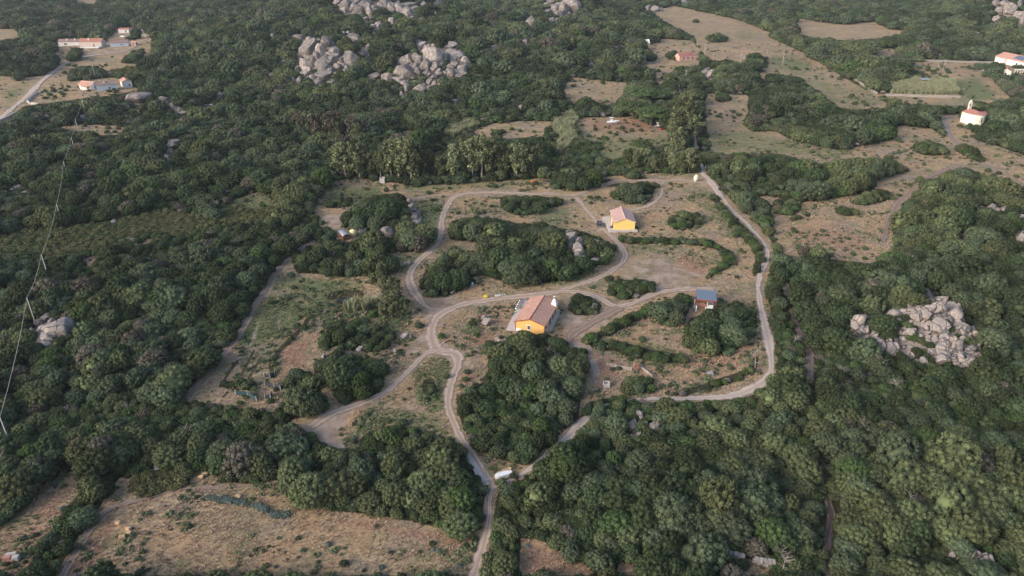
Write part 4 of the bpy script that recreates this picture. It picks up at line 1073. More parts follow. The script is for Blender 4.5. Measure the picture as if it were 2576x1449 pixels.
# --- car and van
def car(name, label, cat, px, py, rz, paint, Lc=4.1, Wc=1.72, Hc=1.45, van=False):
    t = obj_at(name, label, cat, px, py, rz)
    hw = Wc / 2
    if van: prof = [(-Lc / 2, .35), (-Lc / 2, 1.0), (-Lc / 2 + .55, 1.15), (-Lc / 2 + 1.0, 1.9), (-Lc / 2 + 1.3, Hc), (Lc / 2 - .1, Hc), (Lc / 2, Hc - .15), (Lc / 2, .35)]
    else: prof = [(-Lc / 2, .3), (-Lc / 2, .72), (-Lc / 2 + .25, .86), (-Lc / 2 + 1.15, .95), (-Lc / 2 + 1.75, Hc), (Lc / 2 - .95, Hc), (Lc / 2 - .2, .98), (Lc / 2, .9), (Lc / 2, .3)]
    mb = MB(); rings = []
    for y in (-1, -.86, .86, 1):
        k = .94 if abs(y) == 1 else 1
        rings.append([Vector((x * (1 if abs(y) < 1 else .985), y * hw * (1 - (.10 if z > 1.0 else 0) * (1 if abs(y) == 1 else .6)), z * (k if z > .5 else 1))) for x, z in prof])
    mb.loft(rings); bo = mb.build('body', paint, t, bevel=.05, smooth=False)
    g_ = MB()
    if van:
        g_.box((-Lc / 2 + .80, 0, 1.56), (.05, Wc * .80, .80), tilt=(0, R(30)))
        for s_ in (-1, 1): g_.box((-Lc / 2 + 1.55, s_ * (hw * .955), 1.55), (.9, .03, .55))
    else:
        g_.box((-Lc / 2 + 1.46, 0, 1.2), (.04, Wc * .78, .60), tilt=(0, R(50))); g_.box((Lc / 2 - .56, 0, 1.22), (.04, Wc * .76, .66), tilt=(0, R(-56)))
        for s_ in (-1, 1): g_.box((.25, s_ * hw * .93, 1.17), (1.9, .03, .36))
    g_.build('windscreen' if van else 'window', M_GLASS, t)
    for sx in (-1, 1):
        for sy in (-1, 1):
            wb = MB(); n = 14
            wb.loft([[Vector((sx * Lc * .31 + .33 * math.cos(a * 2 * math.pi / n), sy * (hw - .02) + dy, .33 + .33 * math.sin(a * 2 * math.pi / n))) for a in range(n)] for dy in (-.1, .1)])
            wb.build('wheel', M_BLACK, t)
    for sy in (-1, 1):
        MB().box((-Lc / 2 - .01, sy * hw * .68, .68), (.06, .34, .16)).build('headlight', M_WHITE, t, bevel=.02)
    MB().box((-Lc / 2 - .03, 0, .42), (.10, Wc * .96, .22)).build('bumper', M_BLACK, t, bevel=.03)
    MB().box((-Lc / 2 - .09, 0, .45), (.02, .5, .12)).build('number_plate', M_WHITE, t)
    return t
a_ = ang_of(1507, 566, 1502, 548)
car('parked_car', 'dark blue hatchback parked on the grass left of the yellow house', 'car', 1507.5, 568, a_ , M_CARB, 3.7, 1.65, 1.42)

# --- carport
o2, rz, w_, L_, z_ = frame((1752.5, 751), (1803.5, 755), (1750.8, 730.7), 3.1)
L_ = max(4.6, min(L_, 6.5))
cp = thing('carport', 'open red posted carport with a blue grey sheet roof', 'carport', (o2.x, o2.y, z_), rz)
MB().box((0, L_ / 2, 3.2), (w_, L_, .12), tilt=(R(5), 0)).build('roof', M_ROOFBLUE, cp)
ba = MB()
for k in range(10): ba.box((-w_ / 2 + (k + .5) * w_ / 10, L_ / 2, 3.275), (.05, L_ - .1, .05), tilt=(R(5), 0))
ba.build('roof_rib', M_ROOFBLUE, cp)
MB().box((0, -.08, 2.86), (w_ + .1, .10, .28)).build('fascia', M_REDTRIM, cp)
for x in (-w_ / 2 + .15, .1, w_ / 2 - .15): MB().box((x, .1, 1.1), (.16, .16, 3.2)).build('post', M_REDTRIM, cp)
for x in (-w_ / 2 + .15, w_ / 2 - .15): MB().box((x, L_ - .2, 1.3), (.16, .16, 3.8)).build('post', M_REDTRIM, cp)
MB().box((-w_ / 4 + .1, .9, 1.0), (w_ / 2 - .35, .12, 1.1), tilt=(R(18), 0)).build('panel', M_BRICK, cp)
MB().box((0, L_ - .1, 1.2), (w_ - .3, .08, 2.4)).build('back_wall', M_BROWNW, cp)
for x in (-w_ / 2 + .1, -.1): MB().box((x, -1.5, .75), (.22, .22, 2.2)).build('front_post', M_WHITE, cp)
v_ = car('parked_van', 'white van nose out under the right half of the carport', 'van', 1787, 771, rz + math.pi / 2, M_WHITE, 4.3, 1.75, 1.95, True)
v_.location = (o2.x + math.cos(rz) * w_ * .24 - math.sin(rz) * 2.3, o2.y + math.sin(rz) * w_ * .24 + math.cos(rz) * 2.3, z_)
t = obj_at('washing_trough', 'grey white trough and pipes left of the carport post', 'trough', 1747.5, 776, rz)
MB().box((0, 0, .35), (.6, 1.6, .7)).build('basin', M_METAL, t, bevel=.04); MB().tube([(-.1, 1.0, 0), (-.1, 1.0, 2.2)], .06).build('pipe', M_WHITE, t)
# --- cream water tank, shed, rubble walls in the left grove
t = obj_at('water_tank', 'round cream water tank beside the grey shed in the left grove', 'tank', 888.5, 592)
MB().loft([[Vector((r * math.cos(a * .3927), r * math.sin(a * .3927), z)) for a in range(16)] for r, z in ((.95, 0), (1.05, .25), (1.05, 1.5), (.8, 1.85), (.25, 2.0))]).build('body', M_CREAMT, t, smooth=True)
MB().cyl((0, 0, 1.98), .22, .14, 12).build('cap', M_CREAMT, t)
t = obj_at('metal_shed', 'low shed with a curved grey sheet metal roof', 'shed', 867, 599, ang_of(859, 588, 873, 602))
MB().loft([[Vector((x, y, z)) for y, z in ((-1.1, 0), (1.1, 0), (1.1, 1.7), (-1.1, 1.7))] for x in (-2.0, 2.0)]).build('wall', M_BROWNW, t)
MB().loft([[Vector((x, 1.4 * math.sin(a), 1.2 + .95 * math.cos(a))) for a in [k * .25 - 1.0 for k in range(9)]] + [Vector((x, 1.3 * math.sin(a), 1.15 + .9 * math.cos(a))) for a in [1.0 - k * .25 for k in range(9)]] for x in (-2.3, 2.3)]).build('roof', M_METAL, t, smooth=True)
def block_wall(name, label, pts, h, th, mat, cat, rough=.12, seed=1, bl=.6):
    """dry stone wall: uneven blocks laid along a line in courses, one mesh"""
    g_ = random.Random(seed); W3 = [ground(x, y) for x, y in pts]; o = W3[0]
    t = thing(name, label, cat, o); mb = MB()
    for a, b in zip(W3[:-1], W3[1:]):
        d = b - a; L = d.length; n = max(1, int(L / bl)); az = math.atan2(d.y, d.x); nz = max(1, int(h / .4))
        for i in range(n):
            for j in range(nz):
                f_ = (i + .5 + (j % 2) * .4) / n; q = a + d * min(f_, 1) ; z = float(terr(q.x, q.y)) - o.z
                hh = h / nz * g_.uniform(.85, 1.25)
                mb.box((q.x - o.x + g_.uniform(-.06, .06), q.y - o.y + g_.uniform(-.06, .06), z + (j + .45) * h / nz), (L / n * g_.uniform(.85, 1.12), th * g_.uniform(.8, 1.15), hh), az + g_.uniform(-rough, rough), (g_.uniform(-rough, rough), g_.uniform(-rough, rough)))
    mb.build('stones', mat, t, bevel=.05); return t
block_wall('block_wall', 'broken grey block wall right of the cream water tank', [(903, 585), (920, 581)], 1.0, .4, M_CONC, 'wall', .05, 3)
t = obj_at('block_hut', 'small roofless grey block hut in front of the tall eucalypts', 'hut', 962.5, 459)
for x, y, a, b, hh in ((0, -.8, 1.9, .18, 1.9), (0, .8, 1.9, .18, 2.0), (-.86, 0, .18, 1.42, 2.1), (.86, 0, .18, 1.42, 1.9)): MB().box((x, y, hh / 2), (a, b, hh)).build('wall', M_CONC, t)
# --- small things round the houses
t = obj_at('yellow_drum', 'bright yellow plastic crate lying by the track bush', 'crate', 1222, 748.5, .3)
MB().box((0, 0, .35), (1.0, .7, .6), tilt=(.15, .1)).build('body', M_YEL, t, bevel=.08); MB().box((0, 0, .70), (.8, .5, .08), tilt=(.15, .1)).build('lid', M_YEL, t, bevel=.03)
t = obj_at('slatted_frame', 'broken white slatted frame lying beside the track', 'frame', 1257.5, 744.5, ang_of(1247, 747, 1269, 743))
sm = MB()
for k in range(10):
    if k in (6, 8): continue
    sm.box((-1.3 + k * .29, 0, .25), (.14, 1.1, .08), rnd.uniform(-.15, .15))
sm.build('slats', M_WHITE, t); MB().box((-.2, -.5, .15), (2.9, .1, .16)).build('rail', M_BROWNW, t); MB().box((-.2, .5, .15), (2.9, .1, .16)).build('rail', M_BROWNW, t)
t = obj_at('blue_barrel', 'small white and pale blue barrel at the edge of the central grove', 'barrel', 1188.5, 719)
MB().cyl((0, 0, 0), .34, .8, 14).build('body', plain('pale_blue_plastic', (.35, .55, .72), .5, .06), t); MB().cyl((0, 0, .8), .36, .08, 14).build('lid', M_WHITE, t)
t = obj_at('orange_sign', 'orange rectangular tank panel in the dry grass at the top of the property', 'panel', 1341.5, 462)
MB().box((0, 0, .75), (1.9, .12, 1.0)).build('board', M_ORP, t, bevel=.02)
for x in (-.7, .7): MB().box((x, .1, .4), (.08, .08, .8)).build('leg', M_METAL, t)
t = obj_at('gate_boulder', 'tall cream boulder standing at the lane gate', 'boulder', 1750, 457)
iv, it = ICO[3]; vv = iv * (1 + .12 * np.sin(iv[:, [1]] * 5 + iv[:, [0]] * 4)) * np.array([.85, .7, 1.25]) + [0, 0, 1.5]
me = npmesh('stone', vv, None, it, [W_CREAM], True); link('stone', me, t); MB().cyl((0, 0, 0), .5, .7, 10, .35).build('plinth', M_CONC, t)
t = obj_at('gate_pillar', 'short stone gate pillar on the far side of the lane', 'pillar', 1773, 428)
MB().box((0, 0, .7), (.5, .5, 1.4)).build('shaft', M_DSTONE, t, bevel=.03); MB().box((0, 0, 1.45), (.6, .6, .12)).build('cap', M_CONC, t)
t = obj_at('white_slab', 'small white table slab beside the round bushes right of the orange house', 'table', 1437, 769)
MB().box((0, 0, .5), (.9, 1.0, .1)).build('top', M_WHITE, t); MB().box((0, 0, .22), (.3, .3, .45)).build('base', M_CONC, t)
t = obj_at('black_bin', 'small black bucket on the dry bank left of the orange house', 'bucket', 1143.5, 850)
MB().cyl((0, 0, 0), .2, .5, 12, .28).build('body', M_BLACK, t); MB().tube([(-.26, 0, .5), (0, 0, .75), (.26, 0, .5)], .02, 4).build('handle', M_BLACK, t)
t = obj_at('red_hut', 'low red brown hut half hidden under the grove by the dirt yard', 'hut', 855, 983, .15)
body(t, plain('red_boards', (.17, .05, .035), .8, .2, 2), 2.6, 1.8, 1.2, .3, 'x'); gable_roof(t, M_BROWNW, 2.6, 1.8, 1.2, .3, 'x', over=.2); opening(t, 'F', .7, .7, .4, .4, 2.6, 1.8, M_WHITE, M_DARK)
t = obj_at('garden_bench', 'grey metal bench in the shade at the edge of the lower left wood', 'bench', 402, 1183, .35)
MB().box((0, 0, .45), (1.7, .45, .06)).build('seat', M_METAL, t); MB().box((0, .25, .75), (1.7, .05, .45)).build('backrest', M_METAL, t)
for x in (-.75, .75): MB().box((x, 0, .22), (.06, .42, .44)).build('leg', M_METAL, t)
# white upturned boat cover beside the junction, with its row of stones
t = obj_at('white_slab_roof', 'long white rounded tank roof by the lane junction', 'tank', 1267, 1198, ang_of(1250, 1200, 1288, 1190))
MB().loft([[Vector((x * k, y, z)) for x, y in [(1.4 * math.cos(a) + (.3 if math.cos(a) > 0 else -.3), .55 * math.sin(a)) for a in [j * math.pi / 8 for j in range(16)]]] for k, z in ((1, 0), (1, .62), (.96, .72))]).build('shell', M_WHITE, t)
block_wall('stone_edging', 'row of pale tan stones behind the white tank roof', [(1249, 1195), (1262, 1192), (1278, 1184), (1287, 1182)], .55, .5, M_TUFF, 'wall', .5, 5, .75)
pa, pb = ground(1210, 1219), ground(1245, 1214)
t = thing('chain_gate', 'low chain barrier slung across the track above the junction', 'barrier', pa)
dv = pb - pa
for k, hh in enumerate((.9, .5)): MB().tube([(dv.x * i / 8, dv.y * i / 8, dv.z * i / 8 + hh - .3 * math.sin(math.pi * i / 8)) for i in range(9)], .035, 5).build('chain', M_DARK, t)
for q in (Vector(), dv): MB().box(q + Vector((0, 0, .5)), (.14, .14, 1.1)).build('post', M_BROWNW, t)
# netting wind breaks in the left field
def windbreak(name, label, pts, h, mat, cat='fence', slats=5):
    W3 = [ground(x, y) for x, y in pts]; o = W3[0]; t = thing(name, label, cat, o)
    nb = MB(); pb_ = []
    for a, b in zip(W3[:-1], W3[1:]):
        d = b - a; az = math.atan2(d.y, d.x); c = (a + b) / 2 - o
        nb.box((c.x, c.y, c.z + h * .52), (d.length, .03, h * .92), az)
        for k in range(slats): nb.box((c.x, c.y, c.z + h * (k + .6) / (slats + .2)), (d.length, .09, .05), az)
    nb.build('netting', mat, t)
    for q in W3: MB().box(q - o + Vector((0, 0, h * .55)), (.1, .1, h * 1.15)).build('post', M_POLE, t)
    return t
windbreak('net_fence', 'blue green netting windbreak bent in two at the left end of the field', [(594, 995), (624, 997), (646, 1011)], 1.3, M_NET)
windbreak('net_fence', 'dark slatted windbreak panel right of the blue green netting', [(667, 972), (690, 976), (706, 982)], 1.2, M_DNET)
windbreak('net_fence', 'short dark corner of netting below the slatted panel', [(667, 1004), (681, 1004), (684, 993)], 1.1, M_DNET, slats=3)
windbreak('net_fence', 'collapsed dark net heap at the foot of the curved hedge', [(665, 948), (680, 952), (692, 945)], 1.0, M_DNET, slats=4)
windbreak('reed_fence', 'bleached reed fence sagging across the lower enclosure', [(1526, 921), (1548, 925), (1566, 929), (1588, 933)], .9, M_REEDF, slats=3)
windbreak('reed_fence', 'leaning grey boards at the right end of the bleached reed fence', [(1595, 921), (1612, 928), (1628, 940), (1640, 950)], .8, M_REEDF, slats=3)
t = obj_at('rusty_door', 'brown sheet door propped up between the two reed fences', 'door', 1600, 932, -.4)
MB().box((0, 0, .9), (1.0, .08, 1.9), tilt=(R(-25), 0)).build('panel', M_BROWNW, t); MB().tube([(-.55, .1, 0), (-.55, -.5, 1.8)], .05).build('prop', M_POLE, t)
t = obj_at('block_box', 'open grey block box with a post at the left of the lower enclosure', 'enclosure', 1525, 972)
for x, y, a, b in ((0, -.6, 1.4, .15), (0, .6, 1.4, .15), (-.62, 0, .15, 1.05), (.62, 0, .15, 1.05)): MB().box((x, y, .5), (a, b, 1.1)).build('wall', M_CONC, t)
MB().box((.3, .9, .8), (.14, .14, 1.9)).build('post', M_BROWNW, t)
t = obj_at('chicken_coop', 'small grey frame cage in the dry grass near the lower lane', 'cage', 1786, 946, .2)
MB().box((0, 0, .9), (1.2, .8, .06), tilt=(.3, 0)).build('roof', M_METAL, t)
for x in (-.5, .5):
    for y in (-.35, .35): MB().box((x, y, .45), (.07, .07, .95)).build('leg', M_POLE, t)
# tuff blocks in the bottom field
for k, (x, y, lb) in enumerate(((298, 1317, 'single tan tuff block lying on the wheel track of the bottom field'), (324, 1332, 'smaller tan tuff block behind the large one in the bottom field'), (325, 1342, 'large tan tuff block half sunk in the dry bottom field'), (307, 1353, 'tan tuff block nearest the camera in the bottom field'),
                   (507, 1202, 'left of the two tan blocks standing at the wood edge'), (515, 1195, 'right of the two tan blocks standing at the wood edge'), (555, 1252, 'flat tan block at the left end of the grey green plant row'), (600, 1251, 'flat tan block at the middle of the grey green plant row'))):
    t = obj_at('tuff_block', lb, 'block', x, y, rnd.uniform(-.6, .6), 'tan building blocks lying in the field')
    mb = MB(); mb.box((0, 0, .22), (rnd.uniform(.8, 1.15), .55, .5), 0, (rnd.uniform(-.15, .15), rnd.uniform(-.1, .1))); mb.build('stone', M_TUFF, t, bevel=.06)
t = obj_at('brick_ruin', 'pile of pink and grey brickwork at the lower left corner', 'ruin', 30, 1410)
for k, (x, y, a, b, c, m_) in enumerate(((-.5, 0, 1.2, .9, 1.0, M_BRICK), (.7, .1, 1.0, .8, .9, M_CONC), (.1, -.3, .9, .5, .5, M_BRICK), (.0, .35, 1.5, .4, 1.3, M_CONC))): MB().box((x, y, c / 2), (a, b, c), rnd.uniform(-.3, .3)).build('masonry', m_, t, bevel=.05)
# dry stone walls
block_wall('dry_stone_wall', 'low stone wall running down the edge of the upper pasture', [(2138, 193), (2160, 208), (2185, 225), (2206, 238)], 1.3, .8, M_DSTONE, 'wall', .1, 11, 1.0)
block_wall('dry_stone_wall', 'long level stone wall below the reed bed near the chapel', [(2226, 241), (2290, 243), (2350, 245), (2414, 247)], 1.4, .8, M_DSTONE, 'wall', .06, 12, 1.2)
block_wall('dry_stone_wall', 'pale dry stone wall showing under the trees at the bottom edge', [(1828, 1400), (1850, 1404), (1868, 1409)], 1.1, .8, M_DSTONE, 'wall', .2, 13, .5)
block_wall('dry_stone_wall', 'right stretch of pale dry stone wall near the bottom edge', [(1892, 1413), (1915, 1420), (1945, 1424)], 1.1, .9, M_DSTONE, 'wall', .2, 14, .5)
block_wall('dry_stone_wall', 'grey wall beside the terrace of the big villa at the right edge', [(2300, 154), (2370, 156), (2450, 158), (2520, 160)], 1.3, .9, M_DSTONE, 'wall', .1, 15, 1.5)
block_wall('boundary_wall', 'pale curved wall at the bend of the farm road', [(96, 234), (80, 246), (69, 257), (76, 262), (94, 264)], 1.2, .5, M_CONC, 'wall', .02, 16, 1.5)
block_wall('boundary_wall', 'thin white wall following the farm road at the left edge', [(43, 285), (20, 297), (0, 306)], 1.0, .5, M_CONC, 'wall', .02, 17, 1.5)
# --- farmhouse row at upper left
o2, rz, w_, L_, z_ = frame((146.5, 107.5), (198, 105.5), (150, 104), 2.8)
L_ = 6.0
t = thing('farmhouse', 'long low white farmhouse wing with brown tiles at upper left', 'house', (o2.x, o2.y, z_), rz)
body(t, W_WHITE, w_, L_, 3.2, 1.6, 'x'); rf = gable_roof(t, T_BROWN, w_, L_, 3.2, 1.6, 'x', over=.3)
for x in (-w_ * .08, w_ * .3): MB().box((x, 1.6, 4.5), (.8, .7, 1.8)).build('chimney', W_WHITE, t)
opening(t, 'F', -w_ * .2, 1.6, 1.2, 1.3, w_, L_, M_WHITE, M_BROWNW); opening(t, 'F', -w_ * .12, 1.6, 1.0, 1.3, w_, L_, M_WHITE, M_BROWNW)
o2, rz, w_, L_, z_ = frame((199, 106.5), (254, 106), (200, 100), 4.0)
t = thing('farmhouse', 'taller cream farmhouse with bright red tiles at the middle of the row', 'house', (o2.x, o2.y, z_), rz)
L_ = 7
body(t, W_STONE, w_, L_, 4.4, 1.8, 'x'); gable_roof(t, T_RED, w_, L_, 4.4, 1.8, 'x', over=.3)
opening(t, 'F', w_ * .14, 1.4, 1.2, 2.4, w_, L_, W_CREAM, M_BROWNW, 'door'); opening(t, 'F', w_ * .16, 3.6, .7, .6, w_, L_, W_CREAM, M_DARK); MB().box((-w_ * .1, 1.8, 5.9), (.9, .7, 1.6)).build('chimney', W_CREAM, t)
MB().box((0, -1.6, .25), (w_, 2.4, .9)).build('terrace', W_WHITE, t)
o2, rz, w_, L_, z_ = frame((276, 108), (322, 106), (276, 104), 3.0)
L_ = 6
t = thing('farmhouse', 'pale blue gabled farmhouse at the right end of the row', 'house', (o2.x, o2.y, z_), rz + .1)
body(t, W_BLUE, w_, L_, 3.0, 1.5, 'x'); gable_roof(t, T_BROWN, w_, L_, 3.0, 1.5, 'x', over=.3); opening(t, 'R', 2.6, 1.6, .8, 1.6, w_, L_, M_WHITE, M_BLUEP); opening(t, 'F', w_ * .1, 1.4, .9, 1.2, w_, L_, M_WHITE, M_DARK)
t = obj_at('outbuilding', 'small white outbuilding with thin red roof behind the farmhouses', 'shed', 312, 83, 0)
body(t, W_WHITE, 9, 4.5, 3.0, .8, 'x'); gable_roof(t, T_RED, 9, 4.5, 3.0, .8, 'x', over=.3); opening(t, 'F', 2, 1.4, 1, 1.6, 9, 4.5, M_CONC, M_DARK, 'door')
t = obj_at('outbuilding', 'tiny red roofed hut at the end of the farm yard', 'shed', 336, 115, 0)
body(t, W_PINK, 4, 3, 2.2, .7, 'x'); gable_roof(t, T_SALMON, 4, 3, 2.2, .7, 'x', over=.3); opening(t, 'F', 0, 1, .8, 1.5, 4, 3, M_CONC, M_DARK, 'door')
car('parked_car', 'white car parked in the yard behind the pale blue farmhouse', 'car', 310, 94, 2.9, M_WHITE, 4.6, 1.8, 1.5)
car('parked_car', 'pale grey car parked before the red roofed farmhouse', 'car', 251, 122, 1.3, plain('silver_paint', (.55, .58, .6), .3, .05, metal=.2), 4.3, 1.8, 1.5)
# --- second farm group
o2, rz, w_, L_, z_ = frame((229, 216), (243, 209), (224, 208), 3.0)
t = thing('villa', 'white villa with salmon gabled roof and porch at the left of the lower farm', 'house', (o2.x, o2.y, z_), rz - .45)
body(t, W_WHITE, 5.5, 9, 3.0, 1.3); gable_roof(t, T_SALMON, 5.5, 9, 3.0, 1.3, over=.5, trim=M_PINKTRIM); opening(t, 'L', 2, 1.3, 1.2, 2, 5.5, 9, M_WHITE, M_DARK, 'door'); opening(t, 'F', 0, 1.4, .9, 1.1, 5.5, 9, M_WHITE, M_GLASS)
for y in (1, 5): MB().box((-4.4, y, 1.2), (.25, .25, 2.4)).build('porch_post', W_WHITE, t)
MB().box((-3.6, 3, 2.5), (2.2, 5.2, .14), tilt=(0, R(-12))).build('porch_roof', T_SALMON, t)
o2, rz, w_, L_, z_ = frame((243, 217.5), (294, 213), (244, 205), 3.0)
t = thing('villa', 'long pale blue walled middle wing with brown roof of the lower farm', 'house', (o2.x, o2.y, z_), rz)
L_ = 6
body(t, W_BLUE, w_, L_, 3.6, 1.3, 'x'); gable_roof(t, T_BROWN, w_, L_, 3.6, 1.3, 'x', over=.3); MB().box((-w_ * .1, 1.6, 4.6), (.7, .7, 1.2)).build('chimney', W_WHITE, t); opening(t, 'F', w_ * .1, 1.5, 1, 1.2, w_, L_, M_WHITE, M_DARK)
o2, rz, w_, L_, z_ = frame((307, 207), (331, 205.5), (292, 197), 3.4)
t = thing('villa', 'white gabled block with salmon and brown roof at the right of the lower farm', 'house', (o2.x, o2.y, z_), rz + .1)
body(t, W_WHITE, w_, 9, 3.6, 1.2); gable_roof(t, T_SALMON, w_, 9, 3.6, 1.2, over=.35, trim=M_REDTRIM); opening(t, 'F', 1, 1.5, .9, 1.1, w_, 9, M_WHITE, M_GLASS)
# --- ruined pink house and white hut
o2, rz, w_, L_, z_ = frame((1710, 143), (1752, 140.5), (1706, 134), 3.0)
t = thing('ruined_house', 'old pink house with holes in its dull red roof', 'house', (o2.x, o2.y, z_), rz)
L_ = 6.5
body(t, W_PINK, w_, L_, 3.2, 1.9, 'x'); rf = gable_roof(t, T_OLDRED, w_, L_, 3.2, 1.9, 'x', over=.15)
for x in (-w_ * .25, -w_ * .0, w_ * .28): opening(t, 'F', x, 1.7, 1.0, 1.6, w_, L_, M_CONC, M_DARK)
for x, y, a in ((w_ * .22, 1.9, 1.3), (w_ * .32, 1.4, .7), (w_ * .12, 1.2, .6)): MB().box((x, y, 3.4 + 1.9 * y / (L_ / 2)), (a, .6, .05), tilt=(R(30), 0)).build('roof_hole', M_DARK, rf)
t = obj_at('white_hut', 'small bright white tilted roof hut on the slope left of the pink ruin', 'hut', 1628, 113, .1)
MB().box((0, 0, 1.2), (3.0, 2.4, 2.4)).build('wall', W_WHITE, t); MB().box((0, -.2, 3.0), (3.4, 3.6, .15), tilt=(R(38), 0)).build('roof', M_WHITE, t); MB().box((.5, -1.22, 1.0), (.8, .05, 1.8)).build('door', M_METAL, t)
# --- chapel
p = ground(2456, 313); sc = scale_at(p)
ca = R(14)
t = thing('chapel', 'white round ended chapel with red tiles and a little bell gable', 'church', (p.x, p.y + 2.0, p.z), ca)
r_ = 4.0; n = 10
arc = [Vector((r_ * math.cos(math.pi + math.pi * k / n), r_ * math.sin(math.pi + math.pi * k / n), 0)) for k in range(n + 1)]
ring = arc + [Vector((r_, 5.0, 0)), Vector((-r_, 5.0, 0))]
MB().loft([[v + Vector((0, 0, -.8)) for v in ring], [v + Vector((0, 0, 5.0)) for v in ring]]).build('wall', W_CREAM, t)
rb = MB(); apex = Vector((0, .3, 6.4)); back = Vector((0, 5.4, 6.4)); out = [v * 1.06 + Vector((0, 0, 5.0)) for v in arc]
vs = out + [Vector((r_ * 1.06, 5.4, 5.0)), Vector((-r_ * 1.06, 5.4, 5.0)), apex, back]; m = len(out)
rb.add(vs, [(k, k + 1, m + 2) for k in range(m - 1)] + [(m - 1, m, m + 3, m + 2), (m + 1, 0, m + 2, m + 3), (m, m + 1, m + 3), tuple(range(m + 2))[::-1]])
rb.build('roof', T_RED, t)
bg_ = MB()
bg_.loft([[Vector((x, y, z)) for x, z in ((-1.1, 5.0), (1.1, 5.0), (.8, 7.4), (-.8, 7.4))] for y in (5.0, 5.5)])
bg_.box((-.75, 5.25, 8.1), (.35, .5, 1.5)); bg_.box((.75, 5.25, 8.1), (.35, .5, 1.5))
bg_.loft([[Vector((x, y, z)) for x, z in ((-1.15, 8.85), (1.15, 8.85), (0, 10.6))] for y in (4.95, 5.55)])
bg_.build('bell_gable', W_CREAM, t)
MB().loft([[Vector((q * math.cos(k * .785), 5.25 + q * math.sin(k * .785), z)) for k in range(8)] for q, z in ((.3, 7.8), (.22, 8.1), (.08, 8.35))]).build('bell', M_DARK, t)
MB().box((-.2, -r_ - .01, 2.6), (.45, .12, 2.2)).build('window', M_DARK, t)
body(t, W_CREAM, 5.0, 5.0, 3.4, 1.1, 'x', 6.4, 1.5); gable_roof(t, T_OLDRED, 5.0, 5.0, 3.4, 1.1, 'x', 6.4, 1.5, over=.3)
MB().loft([[v * 1.18 + Vector((0, 0, z)) for v in arc + [Vector((r_, .5, 0)), Vector((-r_, .5, 0))]] for z in (-.8, .3)]).build('plinth', W_WHITE, t)
# --- villas at the right edge
o2, rz, w_, L_, z_ = frame((2505, 143.5), (2520, 147), (2510, 138), 3.4)
t = thing('villa', 'large white villa with salmon roof and solar panels at the right edge', 'house', (o2.x, o2.y, z_), ang_of(2505, 143.5, 2570, 155) )
body(t, W_WHITE, 34, 12, 4.0, 2.6, 'x', 14, 0); rf = gable_roof(t, T_SALMON, 34, 12, 4.0, 2.6, 'x', 14, 0, over=.4)
MB().box((16, 3.1, 5.75), (9, 4.6, .12), tilt=(R(23.5), 0)).build('solar_panel', plain('solar_blue', (.12, .15, .22), .3, .1), rf)
for x in (17, 21, 26): opening(t, 'F', x, 1.8, 1.2, 1.5, 34, 12, M_WHITE, M_DARK)
MB().box((5, -1.5, 1.9), (7, 3, 3.8)).build('wing', W_WHITE, t)
o2, rz, w_, L_, z_ = frame((2519, 178), (2545, 180), (2520, 172), 3.0)
t = thing('villa', 'small cream cottage with strong red tiles below the large villa', 'house', (o2.x, o2.y, z_), rz)
body(t, W_CREAM, w_, 8, 3.4, 1.5); gable_roof(t, T_RED, w_, 8, 3.4, 1.5, over=.5); MB().box((0, 2, 5.1), (.7, .7, 1.1)).build('chimney', W_PINK, t); opening(t, 'F', 0, 1.6, 1, 1.2, w_, 8, M_WHITE, M_DARK)
t = obj_at('garden_pavilion', 'cream pillared garden pavilion right of the red tiled cottage', 'pavilion', 2568, 186)
for x in (-2.6, -.8, 1.0, 2.8): MB().box((x, 0, 1.2), (.5, .5, 2.6)).build('pillar', W_CREAM, t)
MB().box((0, 1, 2.65), (6.6, 3.4, .3)).build('roof', W_CREAM, t); MB().box((0, 2.4, 1.2), (6.2, .3, 2.4)).build('back_wall', W_CREAM, t)
t = obj_at('chimney_stack', 'short white stack with a red cap among the trees', 'stack', 2166, 168)
MB().box((0, 0, 1.8), (1.3, 1.3, 3.6)).build('shaft', W_WHITE, t); MB().box((.3, 0, 3.9), (1.8, 1.5, .6)).build('cap', T_RED, t)
t = obj_at('grey_shed', 'dark grey flat shed under the large tree behind the reed bed', 'shed', 2324, 209)
MB().box((0, 0, 1.2), (5.0, 3, 2.4)).build('wall', M_BROWNW, t); MB().box((0, 0, 2.6), (5.6, 3.6, .15), tilt=(R(8), 0)).build('roof', M_METAL, t)

